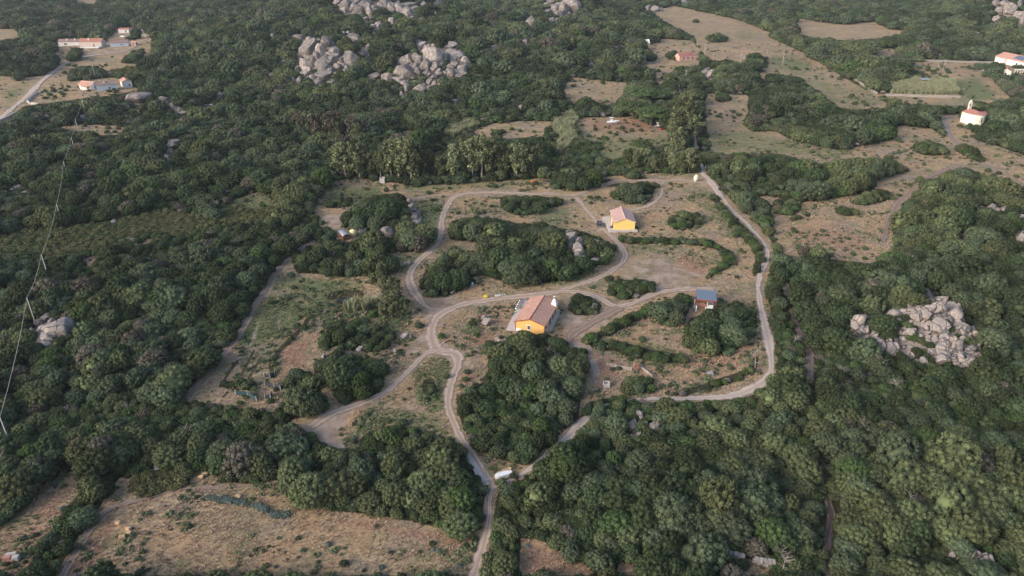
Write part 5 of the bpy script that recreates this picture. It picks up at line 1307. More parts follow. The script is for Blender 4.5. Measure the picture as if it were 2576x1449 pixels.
# --- boats and wrecked trailer in the upper field
def boat(label, px, py, rz, s_, hull, deck):
    t = obj_at('motor_boat', label, 'boat', px, py, rz)
    st = []
    for x, hw, zk, zg in ((-2.7, .95, .35, 1.25), (-1.5, 1.1, .25, 1.25), (0, 1.12, .22, 1.35), (1.5, .85, .3, 1.5), (2.5, .35, .7, 1.65), (2.9, .05, 1.2, 1.7)):
        st.append([Vector((x * s_, y * s_, z * s_ + .35)) for y, z in ((-hw, zg), (-hw * .8, (zk + zg) / 2), (0, zk), (hw * .8, (zk + zg) / 2), (hw, zg))])
    MB().loft(st).build('hull', hull, t, smooth=False)
    MB().loft([[Vector((x * s_, y * s_, z * s_ + .35)) for y, z in ((-hw, 1.25), (-hw * .8, 1.65), (hw * .8, 1.65), (hw, 1.25))] for x, hw in ((.2, .8), (1.2, .7), (2.1, .35))]).build('cabin', deck, t)
    MB().box((-.6 * s_, 0, 1.75 * s_ + .35), (.7 * s_, .6 * s_, .8 * s_)).build('console', deck, t)
    MB().box((-.7 * s_, 0, 2.9 * s_ + .35), (1.7 * s_, 1.5 * s_, .1)).build('canopy', deck, t)
    for x in (-1.2, -.2):
        for y in (-.5, .5): MB().tube([(x * s_, y * s_, 1.2 * s_ + .35), (x * s_, y * s_, 2.9 * s_ + .35)], .05, 5).build('canopy_post', M_METAL, t)
    MB().box((-2.95 * s_, 0, 1.2 * s_ + .35), (.4, .45, .9)).build('outboard', M_DARK, t, bevel=.05)
    tr = MB(); tr.box((0, -.7, .3), (4.4 * s_, .12, .12)); tr.box((0, .7, .3), (4.4 * s_, .12, .12)); tr.box((0, 0, .3), (.15, 1.5, .12)); tr.build('trailer', M_METAL, t)
    return t
boat('white motor boat with a square canopy standing in the dry field', 1541, 314, .03, 1.12, M_WHITE, M_WHITE)
boat('grey white fishing boat half under the eucalypts', 1657, 323, -.15, .85, M_METAL, M_WHITE)
t = obj_at('red_dinghy', 'small red dinghy in front of the grey fishing boat', 'dinghy', 1666, 326, .5)
MB().loft([[Vector((x, y, z)) for y, z in ((-hw, .7), (0, .1), (hw, .7))] for x, hw in ((-1.3, .55), (0, .65), (1.2, .3), (1.6, .05))]).build('hull', M_RED, t); MB().box((0, 0, .62), (.3, 1.1, .06)).build('seat', M_BROWNW, t)
t = obj_at('rusty_trailer', 'rust brown flat trailer right of the white boat', 'trailer', 1587, 310, ang_of(1579, 306, 1596, 312))
MB().box((0, 0, .6), (3.6, 1.3, .14)).build('bed', M_BRICK, t); MB().box((2.3, 0, .5), (1.2, .12, .12)).build('drawbar', M_BRICK, t)
for y in (-.75, .75): MB().box((-.4, y, .35), (.6, .2, .6)).build('wheel', M_BLACK, t, bevel=.15)
# --- pond
pc = hit(872, 746)
wt = MB(); wt.loft([[Vector((pc.x + 3.6 * math.cos(a * .2618), pc.y + 2.9 * math.sin(a * .2618), float(terr(*flat(870, 752))) + z)) for a in range(24)] for z in (.2, .85)])
wm, nt, b = nmat('pond_water'); b.inputs['Base Color'].default_value = (.012, .014, .012, 1); b.inputs['Roughness'].default_value = .12
tag(wt.build('pond_water', wm), 'dark water of the sunken pond in the left field', 'pond', kind='structure')

# --- power poles and cables
def pole(top, base_h, label, leanx=0, group=None, cross=True, rad=.10):
    p = hit(top[0], top[1], base_h); z = float(terr(p.x, p.y)); t = thing('utility_pole', label, 'pole', (p.x, p.y, z), 0, group)
    MB().tube([(0, 0, -.5), (leanx * .5, 0, base_h * .5), (leanx, 0, base_h)], [rad * 1.3, rad * 1.1, rad * .8], 8).build('shaft', M_POLE, t, smooth=True)
    if cross:
        MB().box((leanx, 0, base_h - .3), (.9, .1, .1)).build('crossarm', M_POLE, t)
        for x in (-.4, .4): MB().cyl((leanx + x, 0, base_h - .25), .06, .2, 8).build('insulator', M_WHITE, t)
    return Vector((p.x + leanx, p.y, z + base_h - .1))
tops = []
for k, (x, y, lb) in enumerate(((206, 250, 'farthest'), (189, 300, 'second farthest'), (179, 345, 'third farthest'), (159, 404.7, 'fourth from the far end'), (142, 513.5, 'third nearest'), (103.5, 640, 'second nearest fully visible'), (67, 748, 'nearest fully visible'), (-1, 1048, 'cut off by the left edge'))):
    tops.append(pole((x, y), 8.0 if k != 5 else 9.0, 'pale utility pole on the left slope, %s of the line' % lb, group='poles of the left power line', cross=False))
def cable(a, b, label, sag=.9, rad=.032):
    t = thing('power_cable', label, 'cable', a, 0, 'cables between the utility poles'); d = b - a
    MB().tube([(d.x * i / 14, d.y * i / 14, d.z * i / 14 - sag * 4 * (i / 14) * (1 - i / 14)) for i in range(15)], rad, 5).build('wire', M_POLE, t)
for k in range(len(tops) - 1): cable(tops[k], tops[k + 1], 'sagging pale cable of the left power line, span %s' % ('at the far end', 'next to the far end', 'third from the far end', 'above the scrubby slope', 'over the rust coloured heath', 'below the heath', 'reaching the left edge')[k])
tl = pole((232, 163), 8, 'pale utility pole rising from the trees above the lower farm'); cable(tl, tops[0], 'cable from the farm pole down to the far end of the left line')
pole((246, 88), 8, 'thin utility pole before the red roofed farmhouse')
q1 = pole((1775, 112), 8.5, 'tall pale utility pole right of the pink ruin'); q2 = pole((1725.5, 178), 8.0, 'pale utility pole beside the narrow lane between thickets', .3)
q3 = pole((1973, 135), 8.5, 'pale utility pole alone on the green pasture'); q4 = pole((1866, 132), 6, 'dark thin pole among the pasture bushes'); q5 = pole((2183, 139), 7, 'utility pole sunk in the trees right of the upper pasture')
q6 = pole((2363, 157), 5, 'left of the twin thin poles near the villa wall', cross=False); q7 = pole((2379, 150), 7, 'right of the twin thin poles near the villa wall'); pole((1756, 107), 5, 'short dark post in the dry field above the pink ruin', cross=False)
cable(q1, q4, 'cable from the pole by the ruin to the pasture bushes'); cable(q3, q5, 'cable crossing the upper pasture hedge'); cable(q5, q7, 'cable running towards the villa at the right'); cable(q1, q3, 'long cable over the green upper pasture')

# ------------------------------------------------------------------ boulders
def rock_mesh(seed):
    g_ = np.random.default_rng(seed); v = ICO[3][0].copy()
    bm = bmesh.new(); bmesh.ops.create_icosphere(bm, subdivisions=4, radius=1); v = np.array([q.co[:] for q in bm.verts]); f = np.array([[q.index for q in p.verts] for p in bm.faces]); bm.free()
    for k in range(14):
        n_ = g_.normal(size=3); n_ /= np.linalg.norm(n_); d = g_.uniform(.46, .84); e = v @ n_ - d; m_ = e > 0
        v[m_] -= n_ * (e[m_] * .9)[:, None]
    off = g_.uniform(0, 50)
    dsp = np.array([mnoise.noise(Vector((a * 1.3 + off, b * 1.3, c * 1.3))) * .10 + mnoise.noise(Vector((a * 4 + off, b * 4, c * 4))) * .035 for a, b, c in v])
    v = v * (1 + dsp)[:, None]
    v /= np.array([(v[:, 0].max() - v[:, 0].min()) / 2, (v[:, 1].max() - v[:, 1].min()) / 2, (v[:, 2].max() - v[:, 2].min()) / 2])
    return npmesh('boulder', v, None, f, [M_ROCK], True)
ROCKS = [rock_mesh(40 + k) for k in range(9)]
ZL = {'knoll': 'on the big knoll at the right', 'left_slab': 'in the small outcrop under the power line', 'grove': 'in the outcrop of the central grove', 'marsh': 'near the marshy green hollow',
      'left_peak': 'in the left of the two upper crags', 'right_peak': 'in the right of the two upper crags', 'top_ridge': 'on the ridge at the top edge', 'top_tor': 'round the tor and lane right of the top ridge', 'corner': 'towards the upper right corner',
      'right_wood': 'showing through the wood below the right pasture', 'upper_left': 'among the scrub below the upper left farms', 'left_wood': 'in the scrub of the left slope', 'lower_wood': 'among the trees of the lower wood', 'lower_right': 'in the dense wood at the lower right', 'house_bank': 'on the dry ground near the track junction'}
BOULD.sort(key=lambda q: -q[3] * q[4])
small = []
for k, (zn, x, y, wpx, hpx) in enumerate(BOULD):
    p = ground(x, min(y + hpx * .22, 1447)); sc = scale_at(p); vw = math.hypot(p.x, p.y); cd = vw / math.hypot(vw, CAMH)
    big_ = 1.36 if zn in ('left_peak', 'right_peak', 'top_ridge', 'top_tor') else 1.24
    sx = wpx / sc / 2 * big_; sz = hpx / sc / 2 / cd * big_
    sz = min(sz, sx * 2.0); sy = min(max(sx, sz) * rnd.uniform(.8, 1.0), sx * 1.4)
    # keep the sight-line centre where the photo has it
    u = (x - PW / 2) / F; v = -(y - PH / 2) / F; d = Vector((u, CT + v * ST, -ST + v * CT)); tt = (p.y) / d.y; c = Vector((0, 0, CAMH)) + d * tt
    c.z = min(c.z, float(terr(c.x, c.y)) + sz * .8)
    rot = (rnd.uniform(-.12, .12), rnd.uniform(-.15, .15), rnd.uniform(-.4, .4))
    if k < 290:
        o = bpy.data.objects.new('boulder', ROCKS[k % 9]); COL.objects.link(o); o.location = c; o.scale = (sx, sy, sz); o.rotation_euler = rot
        siz = 'large' if wpx * hpx > 500 else ('middling' if wpx * hpx > 190 else 'small')
        shp = 'upright' if hpx > wpx * 1.25 else ('flat' if wpx > hpx * 1.45 else 'rounded')
        tag(o, '%s %s pale granite boulder %s' % (siz, shp, ZL[zn]), 'boulder', '%s %s boulders %s' % (siz, shp, ZL[zn]))
    else: small.append((c, rot, (sx, sy, sz), k % 9))
# broken rubble filling the crags
g = np.random.default_rng(5)
rp, rr_, rs_, ri_ = [tuple(s_[0]) for s_ in small], [s_[1] for s_ in small], [s_[2] for s_ in small], [s_[3] for s_ in small]
for poly in RUB:
    a = np.array(poly); n = 0
    for _ in range(500):
        x, y = g.uniform(a[:, 0].min(), a[:, 0].max()), g.uniform(a[:, 1].min(), a[:, 1].max())
        if y < 1 or not samp(rub, np.array([x]), np.array([y]))[0]: continue
        p = ground(x, y); s_ = g.uniform(.5, 1.9) * (.6 + p.y / 600); n += 1
        if n > (45 if poly is RUB[4] else 70): break
        rp.append((p.x, p.y, p.z + s_ * .25)); rr_.append(tuple(g.uniform(-.5, .5, 3))); rs_.append((s_, s_ * g.uniform(.7, 1), s_ * g.uniform(.6, 1.1))); ri_.append(int(g.integers(9)))
stuff('rubble', 'broken granite rubble between the larger boulders', rp, rr_, rs_, ri_, ROCKS)

# ------------------------------------------------------------------ eucalypts, pines, dead trees
def euc_mesh(seed, mat, dense=1.0):
    g_ = np.random.default_rng(seed); VV = []; QQ = []; n = 0
    for k in range(int(58 * dense)):
        z = g_.uniform(.25, 1.0); rr = .36 * (1.15 - abs(z - .62) * 1.2) * g_.uniform(.2, 1.15); a_ = g_.uniform(0, 6.28)
        c = np.array([rr * math.cos(a_), rr * math.sin(a_), z]); m_ = int(g_.uniform(35, 65))
        dd = g_.normal(size=(m_, 3)); dd /= np.linalg.norm(dd, axis=1)[:, None]
        pts = c + dd * np.array([.085, .085, .10]) * g_.uniform(.5, 1.1, (m_, 1)); pts[:, 2] = np.minimum(pts[:, 2], 1.03)
        cv, cq = cards(pts, dd, .045, g_, .8, 1.6); VV.append(cv); QQ.append(cq + n); n += len(cv)
    return npmesh('crown', np.concatenate(VV), np.concatenate(QQ), None, [mat])
def euc_trunk(seed):
    g_ = random.Random(seed); mb = MB(); a = g_.uniform(-.06, .06)
    mb.tube([(0, 0, -.03), (a * .4, 0, .3), (a, a * .5, .6), (a * 1.6, a, .85)], [.026, .020, .014, .006], 7)
    for i in range(6):
        an = g_.uniform(0, 6.28); z = g_.uniform(.28, .65)
        mb.tube([(a * z, 0, z), (math.cos(an) * .10, math.sin(an) * .10, z + .13), (math.cos(an) * .2, math.sin(an) * .2, z + .25)], [.012, .009, .004], 5)
    me = bpy.data.meshes.new('trunk'); me.from_pydata(mb.v, [], mb.f); me.materials.append(M_PALEBARK); return me
EU = {c: [euc_mesh(k + 30 * j, TONES[c]) for k in range(3)] for j, c in enumerate(('yellow', 'olive', 'brown'))}
EUT = [euc_trunk(k) for k in range(3)]
def tree_of(name, label, cat, group, p, hs, crown, trunk, rz, cs=None):
    t = thing(name, label, cat, p, rz, group); c = link('crown', crown, t); c.scale = cs or (hs, hs, hs)
    b_ = link('trunk', trunk, t); b_.scale = (hs, hs, hs); return t
EL = [("870,442,12 888,438,11 905,446,13 932,442,14 958,446,13 985,444,15 1003,450,14 1035,452,16 1052,450,13 1078,440,12 1105,444,8 1150,446,15 1172,440,14 1190,446,14 1212,446,15 1238,440,13 1262,442,14 1285,436,12 1300,446,13 1322,436,12 1340,440,11 1020,436,14 1135,438,12 1225,432,12", 'y', 'in the tall row behind the gate track'),
      ("1582,428,8 1600,432,9 1618,428,8 1642,432,9 1662,430,9 1690,432,10 1712,436,10 1732,434,11 1746,430,10 1630,424,8 1678,424,9", 'y', 'in the short row left of the lane corner'),
      ("1700,392,11 1688,368,11 1704,352,13 1716,336,14 1728,320,14 1742,352,11 1722,300,12 1694,340,10", 'y', 'in the tall stand beside the narrow lane'),
      ("742,318,9 756,330,11 776,330,11 796,346,12 818,344,11 842,352,12 862,350,10 882,352,11 900,356,10 915,350,9", 'b', 'on the lower hillside left of the tall row'),
      ("930,690,5.5 948,684,6 958,705,6 968,735,6 978,760,6.5 990,745,6 1000,775,6.5 985,798,6.5 968,802,6 1010,798,6 942,722,5", 'o', 'in the young clump right of the pond'),
      ("868,402,12", 'br', 'dead brown and standing at the left end of the tall row')]
ORD = ['first', 'second', 'third', 'fourth', 'fifth', 'sixth', 'seventh', 'eighth', 'ninth', 'tenth', 'eleventh', 'twelfth', 'thirteenth', 'fourteenth', 'fifteenth', 'sixteenth', 'seventeenth', 'eighteenth', 'nineteenth', 'twentieth', 'twenty first', 'twenty second', 'twenty third', 'twenty fourth', 'twenty fifth', 'twenty sixth']
ek = 0; eu_xy = []
for s_, tn, wh in EL:
    for n_, q in enumerate(sorted(s_.split(), key=lambda v: float(v.split(',')[0]))):
        x, y, h = (float(v) for v in q.split(',')); p = ground(x, y); ek += 1
        tone = {'y': 'yellow' if ek % 5 else 'olive', 'b': 'brown' if ek % 2 else 'yellow', 'o': 'yellow' if ek % 2 else 'olive', 'br': 'brown'}[tn]
        word = {'yellow': 'yellow green', 'olive': 'dull olive', 'brown': 'browned'}[tone]
        h *= rnd.uniform(.72, 1.12)
        eu_xy.append((p.x, p.y, h))
        k_ = rnd.uniform(.85, 1.15)
        tree_of('eucalyptus_tree', ('%s eucalyptus, %s from the left %s' % (word, ORD[n_], wh)) if len(s_.split()) > 1 else 'brown dying eucalyptus at the left end of the tall row', 'tree', '%s eucalypts %s' % (word, wh), p, h, EU[tone][ek % 3], EUT[ek % 3], rnd.uniform(0, 6), (h * .88 * k_, h * .88 * k_, h))
def pine_mesh(seed, mat):
    g_ = np.random.default_rng(seed); VV = []; QQ = []; n = 0
    iv, it = ICO[1]
    for k in range(90):
        a_ = g_.uniform(0, 6.28); rr = math.sqrt(g_.uniform(0, 1)); c = np.array([rr * math.cos(a_), rr * math.sin(a_), .52 + .36 * math.sqrt(max(0, 1 - rr * rr * .96)) - .04 * g_.random()])
        m_ = 60; dd = g_.normal(size=(m_, 3)); dd[:, 2] = np.abs(dd[:, 2]) * .9; dd /= np.linalg.norm(dd, axis=1)[:, None]
        cv, cq = cards(c + dd * np.array([.13, .13, .07]), dd, .05, g_, .5); VV.append(cv); QQ.append(cq + n); n += len(cv)
    # twiggy dark underside
    v = ICO[2][0] * np.array([.9, .9, .14]) + [0, 0, .62]; VV.append(v); T_ = ICO[2][1] + n
    return npmesh('crown', np.concatenate(VV), np.concatenate(QQ), T_, [mat])
PI_ = [pine_mesh(k, TONES['pine']) for k in range(2)]
pt = MB(); pt.tube([(0, 0, -.03), (.02, 0, .3), (0, .02, .55)], [.035, .028, .02], 8)
for k in range(7): pt.tube([(0.01, 0, .3 + .03 * k), (.3 * math.cos(k * 2.4), .3 * math.sin(k * 2.4), .5), (.62 * math.cos(k * 2.4), .62 * math.sin(k * 2.4), .62)], [.014, .011, .005], 5)
pme = bpy.data.meshes.new('trunk'); pme.from_pydata(pt.v, [], pt.f); pme.materials.append(M_BARK)
for x, y, rad, lb in ((1638, 316, 8.8, 'nearest of the big umbrella pines above the boat field'), (1592, 297, 8.0, 'left of the big umbrella pines above the boat field'), (1612, 262, 8.5, 'farthest of the big umbrella pines above the boat field'), (1655, 262, 7.0, 'right of the big umbrella pines above the boat field'), (1612, 384, 5.0, 'small umbrella pine below the boats')):
    p = ground(x, y); tree_of('umbrella_pine', lb, 'tree', 'umbrella pines', p, rad * 1.15, PI_[int(rad * 10) % 2], pme, rnd.uniform(0, 6), (rad, rad, rad * 1.15)); eu_xy.append((p.x, p.y, rad * .6))
M_DEADW = plain('weathered_wood', (.24, .21, .19), .9, .2, 3)
def dead_tree(px, py, h, label, lean=(0, 0), fallen=False):
    p = ground(px, py); t = thing('dead_tree', label, 'tree', p, rnd.uniform(0, 6)); g_ = random.Random(int(px))
    tr = MB(); tr.tube([(0, 0, -.2), (lean[0] * .4, 0, h * .4), (lean[0], lean[1], h * .9)], [.16, .11, .04], 6); tr.build('trunk', M_DEADW, t)
    br = MB()
    for k in range(16):
        z = g_.uniform(.25, .9) * h; a_ = g_.uniform(0, 6.28); L = h * g_.uniform(.15, .38)
        b0 = Vector((lean[0] * z / h, 0, z)); b1 = b0 + Vector((math.cos(a_) * L * .6, math.sin(a_) * L * .6, L * .4)); br.tube([b0, b1, b1 + Vector((math.cos(a_ + .5) * L * .5, math.sin(a_ + .5) * L * .5, L * .3))], [.06, .04, .018], 4)
    br.build('branches', M_DEADW, t); return t
dead_tree(1026, 430, 15, 'tall bare silver tree rising out of the eucalyptus row')
dead_tree(1002, 432, 12, 'leaning bare tree left of the silver one in the eucalyptus row', (2.5, .5))
dead_tree(704, 834, 4.2, 'bare grey tree standing in the green patch of the left field')
dead_tree(800, 840, 4.5, 'leaning bare grey tree beside the curved hedge', (1.6, .3))
dead_tree(1900, 926, 4.5, 'thin leaning bare tree inside the lane bend', (1.2, .2))
dead_tree(1968, 1440, 3.5, 'bare pale tree near the bottom edge by the dark path')
dead_tree(10, 1200, 7, 'bare pale tree at the left edge above the hedge strip')
dead_tree(1652, 1092, 4, 'small twisted pale tree beside the boulders of the lower wood')
dead_tree(2278, 1290, 4, 'small bare tree left of the lower right rock slab')

# ------------------------------------------------------------------ place the wood
for x, y, h in eu_xy: trees = clear_of(trees, x, y, h * .10)
_, _, dpt = proj(trees[:, 0], trees[:, 1], trees[:, 2])
tx, ty, _ = proj(trees[:, 0], trees[:, 1], trees[:, 2] + trees[:, 4] * .5)
inside = (tx > -20) & (tx < PW + 20) & (ty > -20) & (ty < PH + 20)
siz = np.where(inside, trees[:, 3] / dpt, 0); order = np.argsort(-siz); pick = order[:300]
zones = {}
for i in pick: zones.setdefault(zone(tx[i], ty[i]), []).append(i)
def part(i):
    q = zones[zone(tx[i], ty[i])]
    if len(q) < 5: return ''
    ax = [tx[k] for k in q]; ay = [ty[k] for k in q]
    f = lambda v, a: (v - min(a)) / (max(a) - min(a) + 1e-6)
    h_ = ('left', 'middle', 'right')[min(2, int(f(tx[i], ax) * 3))]; v_ = ('upper', 'centre', 'lower')[min(2, int(f(ty[i], ay) * 3))]
    return ', %s %s' % (v_, h_)
for i in pick:
    x, y, z, r, h, t, rz = trees[i]; tn = TN[int(t)]; k = int(i) % 3
    zn = zone(tx[i], ty[i]); c = NEARCR[tn][k]
    o = thing('evergreen_tree', '%s %s evergreen tree %s' % (('big', 'broad', 'round')[0 if r > 2.25 else (1 if r > 1.85 else 2)], TONEW[int(t)], zn + part(i)), 'tree', (x, y, z), rz, '%s %s evergreen trees %s' % (('big', 'broad', 'round')[0 if r > 2.25 else (1 if r > 1.85 else 2)], TONEW[int(t)], zn + part(i)))
    cc = link('crown', c, o); cc.scale = (r * rnd.uniform(.85, 1.25), r * rnd.uniform(.85, 1.25), h / 1.47); tr = link('trunk', TRUNK[k], o); tr.scale = (r, r, h * .62)
rest = np.setdiff1d(np.arange(len(trees)), pick)
T = trees[rest]; dd = dpt[rest]
near = dd < 330
cl = [m_ for t in TN for m_ in NEARCR[t]]; ml = [m_ for t in TN for m_ in MIDCR[t]]
gi_ = np.random.default_rng(3)
idx = np.where(near, T[:, 5] * 3 + gi_.integers(0, 3, len(T)), 15 + T[:, 5] * 2 + gi_.integers(0, 2, len(T)))
g = np.random.default_rng(8)
stuff('woodland', 'the rest of the evergreen wood covering the hillsides', T[:, :3], np.stack([g.normal(0, .06, len(T)), g.normal(0, .06, len(T)), T[:, 6]], 1), np.stack([T[:, 3] * g.uniform(.85, 1.25, len(T)), T[:, 3] * g.uniform(.85, 1.25, len(T)), T[:, 4] / 1.45], 1), idx, cl + ml)

# shrubs in the open ground
bx_, by_, bd = proj(bushes[:, 0], bushes[:, 1], bushes[:, 2] + bushes[:, 4] * .5)
ins = (bx_ > 0) & (bx_ < PW) & (by_ > 0) & (by_ < PH); order = np.argsort(-np.where(ins, bushes[:, 3] / bd, 0)); pick = order[:290]
for i in pick:
    x, y, z, r, h, t, rz = bushes[i]; t = int(t); zn = zone(bx_[i], by_[i])
    o = thing('shrub', 'low %s shrub %s' % (TONEW[t], zn), 'shrub', (x, y, z), rz, 'low %s shrubs %s' % (TONEW[t], zn))
    c = link('foliage', MIDCR[TN[t]][int(i) % 2], o); c.scale = (r, r, h / 1.4); tr = link('stem', TRUNK[int(i) % 3], o); tr.scale = (r, r, h * .5)
rest = np.setdiff1d(np.arange(len(bushes)), pick); T = bushes[rest]
stuff('shrubland', 'remaining small shrubs and hedges dotted over the open ground', T[:, :3], np.stack([T[:, 6] * 0, T[:, 6] * 0, T[:, 6]], 1), np.stack([T[:, 3], T[:, 3], T[:, 4] / 1.4], 1), T[:, 5] * 2 + g.integers(0, 2, len(T)), ml)
# undergrowth that closes the gaps between the trees
UG = [crown_mesh('scrub', 900 + k, TONES[t], npuff=9, pr=.42, nleaf=26, ls=.22, ht=1.0, low=.05) for k, t in enumerate(('dark', 'olive', 'grey', 'rust', 'bright', 'dead'))]
pp = []
for (y0, y1, s) in ((60, 260, 2.3), (260, 560, 4.0), (560, 1200, 8.0)):
    p = grid(y0, y1, s, int(y0) + 9); x, y = p[:, 0], p[:, 1]; r = s * .46 * g.uniform(.6, 1.2, len(x))
    k = fits(x, y, r * .5, r * .7, (WOOD, BUSH, HEATH)) & ~samp(rub, *proj(x, y, terr(x, y))[:2])
    cc = samp(cls, *proj(x, y, terr(x, y))[:2])
    t = g.choice([0, 1, 2, 4, 5], len(x), p=[.42, .25, .18, .1, .05]); t = np.where(cc == HEATH, 3, t)
    pp.append(np.stack([x, y, terr(x, y), r, t], 1)[k])
pp = np.concatenate(pp)
stuff('undergrowth', 'low scrub filling the gaps under and between the trees', pp[:, :3], np.stack([pp[:, 3] * 0, pp[:, 3] * 0, g.uniform(0, 6, len(pp))], 1), np.stack([pp[:, 3]] * 3, 1), pp[:, 4], UG)
# rust coloured heath
p = grid(80, 420, .95, 31); x, y = p[:, 0], p[:, 1]; k = fits(x, y, x * 0, x * 0 + .2, (HEATH,)); x, y = x[k], y[k]
r = g.uniform(.5, 1.0, len(x)); n1 = vnoise(x, y, 8, 40)
stuff('heath', 'low rust and olive heath scrub on the left slope', np.stack([x, y, terr(x, y)], 1), np.stack([x * 0, x * 0, g.uniform(0, 6, len(x))], 1), np.stack([r, r, r * .8], 1), np.where(n1 > .42, 3, np.where(g.random(len(x)) < .5, 4, 1)), UG)
# reeds
RE = [tuft_mesh('reed', k, TONES['reed'], 46, 1.0, .45, .035) for k in range(3)]
p = grid(100, 520, 1.1, 33); x, y = p[:, 0], p[:, 1]; k = fits(x, y, x * 0, x * 0 + .2, (REED,)); x, y = x[k], y[k]; r = g.uniform(1.2, 2.6, len(x))
stuff('reeds', 'pale green reed beds', np.stack([x, y, terr(x, y)], 1), np.stack([x * 0, x * 0, g.uniform(0, 6, len(x))], 1), np.stack([r, r, r * 1.2], 1), g.integers(0, 3, len(x)), RE)
# grey bare shrubs here and there in the wood
DT = [twig_mesh('bare_shrub', k, TONES['dead']) for k in range(3)]
p = grid(75, 420, 13, 35); x, y = p[:, 0], p[:, 1]; k = fits(x, y, x * 0 + 1, x * 0 + 1, (WOOD,)) & (g.random(len(x)) < .5); x, y = x[k], y[k]; r = g.uniform(1.3, 2.6, len(x))
stuff('bare_shrubs', 'bare silver grey branches breaking through the wood', np.stack([x, y, terr(x, y) + r * .8], 1), np.stack([x * 0, x * 0, g.uniform(0, 6, len(x))], 1), np.stack([r, r, r], 1), g.integers(0, 3, len(x)), DT)
# dry grass tufts
GT = [tuft_mesh('grass_tuft', k, TONES['straw'], 20, 1.0, .6, .055) for k in range(2)] + [tuft_mesh('grass_tuft', 5 + k, TONES['strawred'], 20, 1.0, .6, .055) for k in range(2)] + [tuft_mesh('grass_tuft', 9 + k, TONES['green'], 20, .8, .8, .12) for k in range(2)]
gp = []
for (y0, y1, s) in ((70, 170, .52), (170, 260, 1.0)):
    p = grid(y0, y1, s, int(y0) + 3); x, y = p[:, 0], p[:, 1]; z = terr(x, y); a, b, _ = proj(x, y, z)
    k = (samp(cls, a, b) == OPEN) & (samp(layers[0], a, b) < .35) & (a > -60) & (a < PW + 60) & (b > -40) & (b < PH + 90)
    k &= vnoise(x, y, 5, 50) * .6 + g.random(len(x)) > .72
    x, y, z, a, b = x[k], y[k], z[k], a[k], b[k]
    gr = samp(layers[1], a, b) + (vnoise(x, y, 7, 51) - .5) * .9; rd = samp(layers[3], a, b) + (vnoise(x, y, 6, 52) - .5) * .9
    t = np.where(gr > .34, 4, np.where(rd > .28, 2, 0)) + g.integers(0, 2, len(x)); r = g.uniform(.14, .36, len(x)) * (1 if s < 1 else 1.2)
    gp.append(np.stack([x, y, z - .03, r, t], 1))
gp = np.concatenate(gp)
stuff('dry_grass', 'dry straw coloured grass tufts over the open fields', gp[:, :3], np.stack([gp[:, 3] * 0, gp[:, 3] * 0, g.uniform(0, 6, len(gp))], 1), np.stack([gp[:, 3] * 1.3, gp[:, 3] * 1.3, gp[:, 3] * 1.25], 1), gp[:, 4], GT)
# weeds and small herbs of mixed kinds, in drifts
WD = [crown_mesh('weed', 970 + k, TONES[t], npuff=6, pr=.5, nleaf=16, ls=.34, ht=.9, low=.05, core=False) for k, t in enumerate(('green', 'green', 'grey', 'straw', 'strawred', 'olive', 'blue', 'dark'))]
WD[3] = tuft_mesh('weed_straw', 301, TONES['straw'], 30, 1.0, .9, .045); WD[4] = tuft_mesh('weed_red', 302, TONES['strawred'], 30, 1.0, .9, .045)
p = np.concatenate([grid(70, 170, .95, 91), grid(170, 330, 1.6, 92), grid(330, 620, 4.0, 93)]); x, y = p[:, 0], p[:, 1]; z = terr(x, y); a, b, _ = proj(x, y, z)
k = (samp(cls, a, b) == OPEN) & (samp(layers[0], a, b) < .25) & (a > -40) & (a < PW + 40) & (b > -20) & (b < PH + 60)
k &= (vnoise(x, y, 7, 60) * .7 + vnoise(x, y, 2.5, 61) * .5 + g.random(len(x)) * .35 > .88)
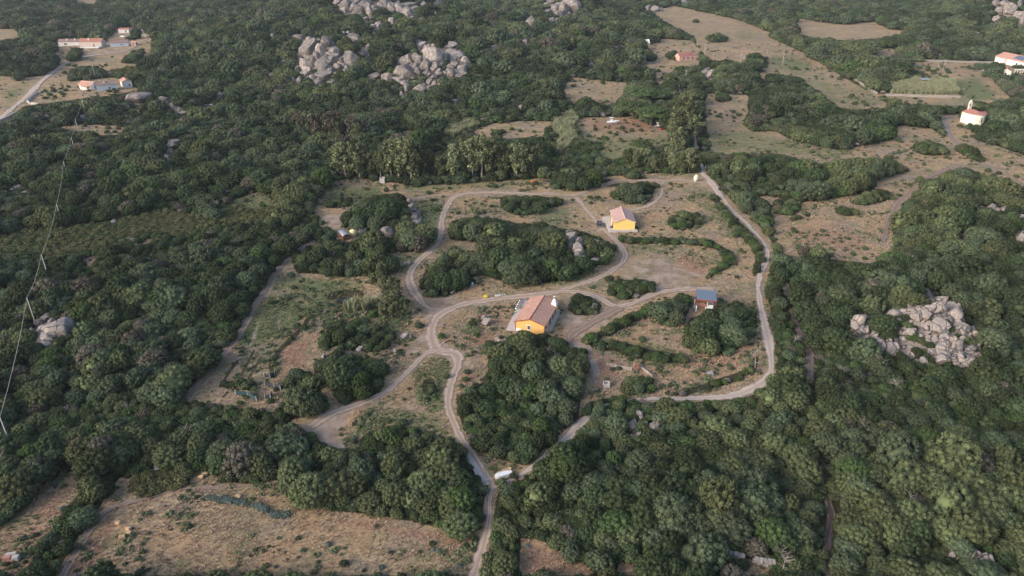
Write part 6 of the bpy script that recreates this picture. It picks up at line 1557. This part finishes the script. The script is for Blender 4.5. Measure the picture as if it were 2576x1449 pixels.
x, y, z, a, b = x[k], y[k], z[k], a[k], b[k]; gr = samp(layers[1], a, b); dr = vnoise(x, y, 9, 62)
t = np.where(g.random(len(x)) < .25 + gr * .6, g.choice([0, 1, 2, 5, 7], len(x)), np.where(dr > .5, g.choice([3, 4, 2], len(x)), g.choice([3, 0, 6, 4], len(x), p=[.4, .3, .1, .2])))
r = g.uniform(.18, .55, len(x)) * (1 + y / 500)
stuff('weeds', 'small green and straw coloured weeds in drifts over the open ground', np.stack([x, y, z - .04], 1), np.stack([x * 0, x * 0, g.uniform(0, 6, len(x))], 1), np.stack([r, r, r * g.uniform(.6, 1.1, len(x))], 1), t, WD)
# grey green leafy row in the bottom field
BL = [crown_mesh('leafy_clump', 950 + k, TONES['blue'], npuff=9, pr=.42, nleaf=40, ls=.2, ht=.9, low=.05) for k in range(2)]
bp_ = []
for x, y in P('538,1256 560,1260 585,1262 610,1266 635,1272 655,1280 675,1288 695,1296 712,1300'):
    for k in range(6):
        q = ground(x + rnd.uniform(-14, 14), y + rnd.uniform(-6, 6)); bp_.append((q.x, q.y, q.z))
stuff('leafy_row', 'row of grey green leafy plants along the top of the bottom field', bp_, [(0, 0, rnd.uniform(0, 6)) for _ in bp_], [(v_, v_, v_ * .9) for v_ in [rnd.uniform(.3, .75) for _ in bp_]], [k % 2 for k in range(len(bp_))], BL)
print('trees', len(trees), 'bushes', len(bushes), 'undergrowth', len(pp), 'tufts', len(gp))

# ------------------------------------------------------------------ haze
hz = MB(); hz.box((0, 1280, 55), (5600, 2900, 120))
hm = bpy.data.materials.new('haze'); hm.use_nodes = True; hn = hm.node_tree; hn.nodes.clear()
ou = hn.nodes.new('ShaderNodeOutputMaterial'); pv = hn.nodes.new('ShaderNodeVolumePrincipled'); pv.inputs['Density'].default_value = .00009; pv.inputs['Color'].default_value = (.78, .86, .98, 1); pv.inputs['Anisotropy'].default_value = .2
hn.links.new(pv.outputs[0], ou.inputs['Volume'])
USE_HAZE = True
if USE_HAZE: tag(hz.build('haze', hm), 'thin pale haze over the whole landscape', kind='stuff')
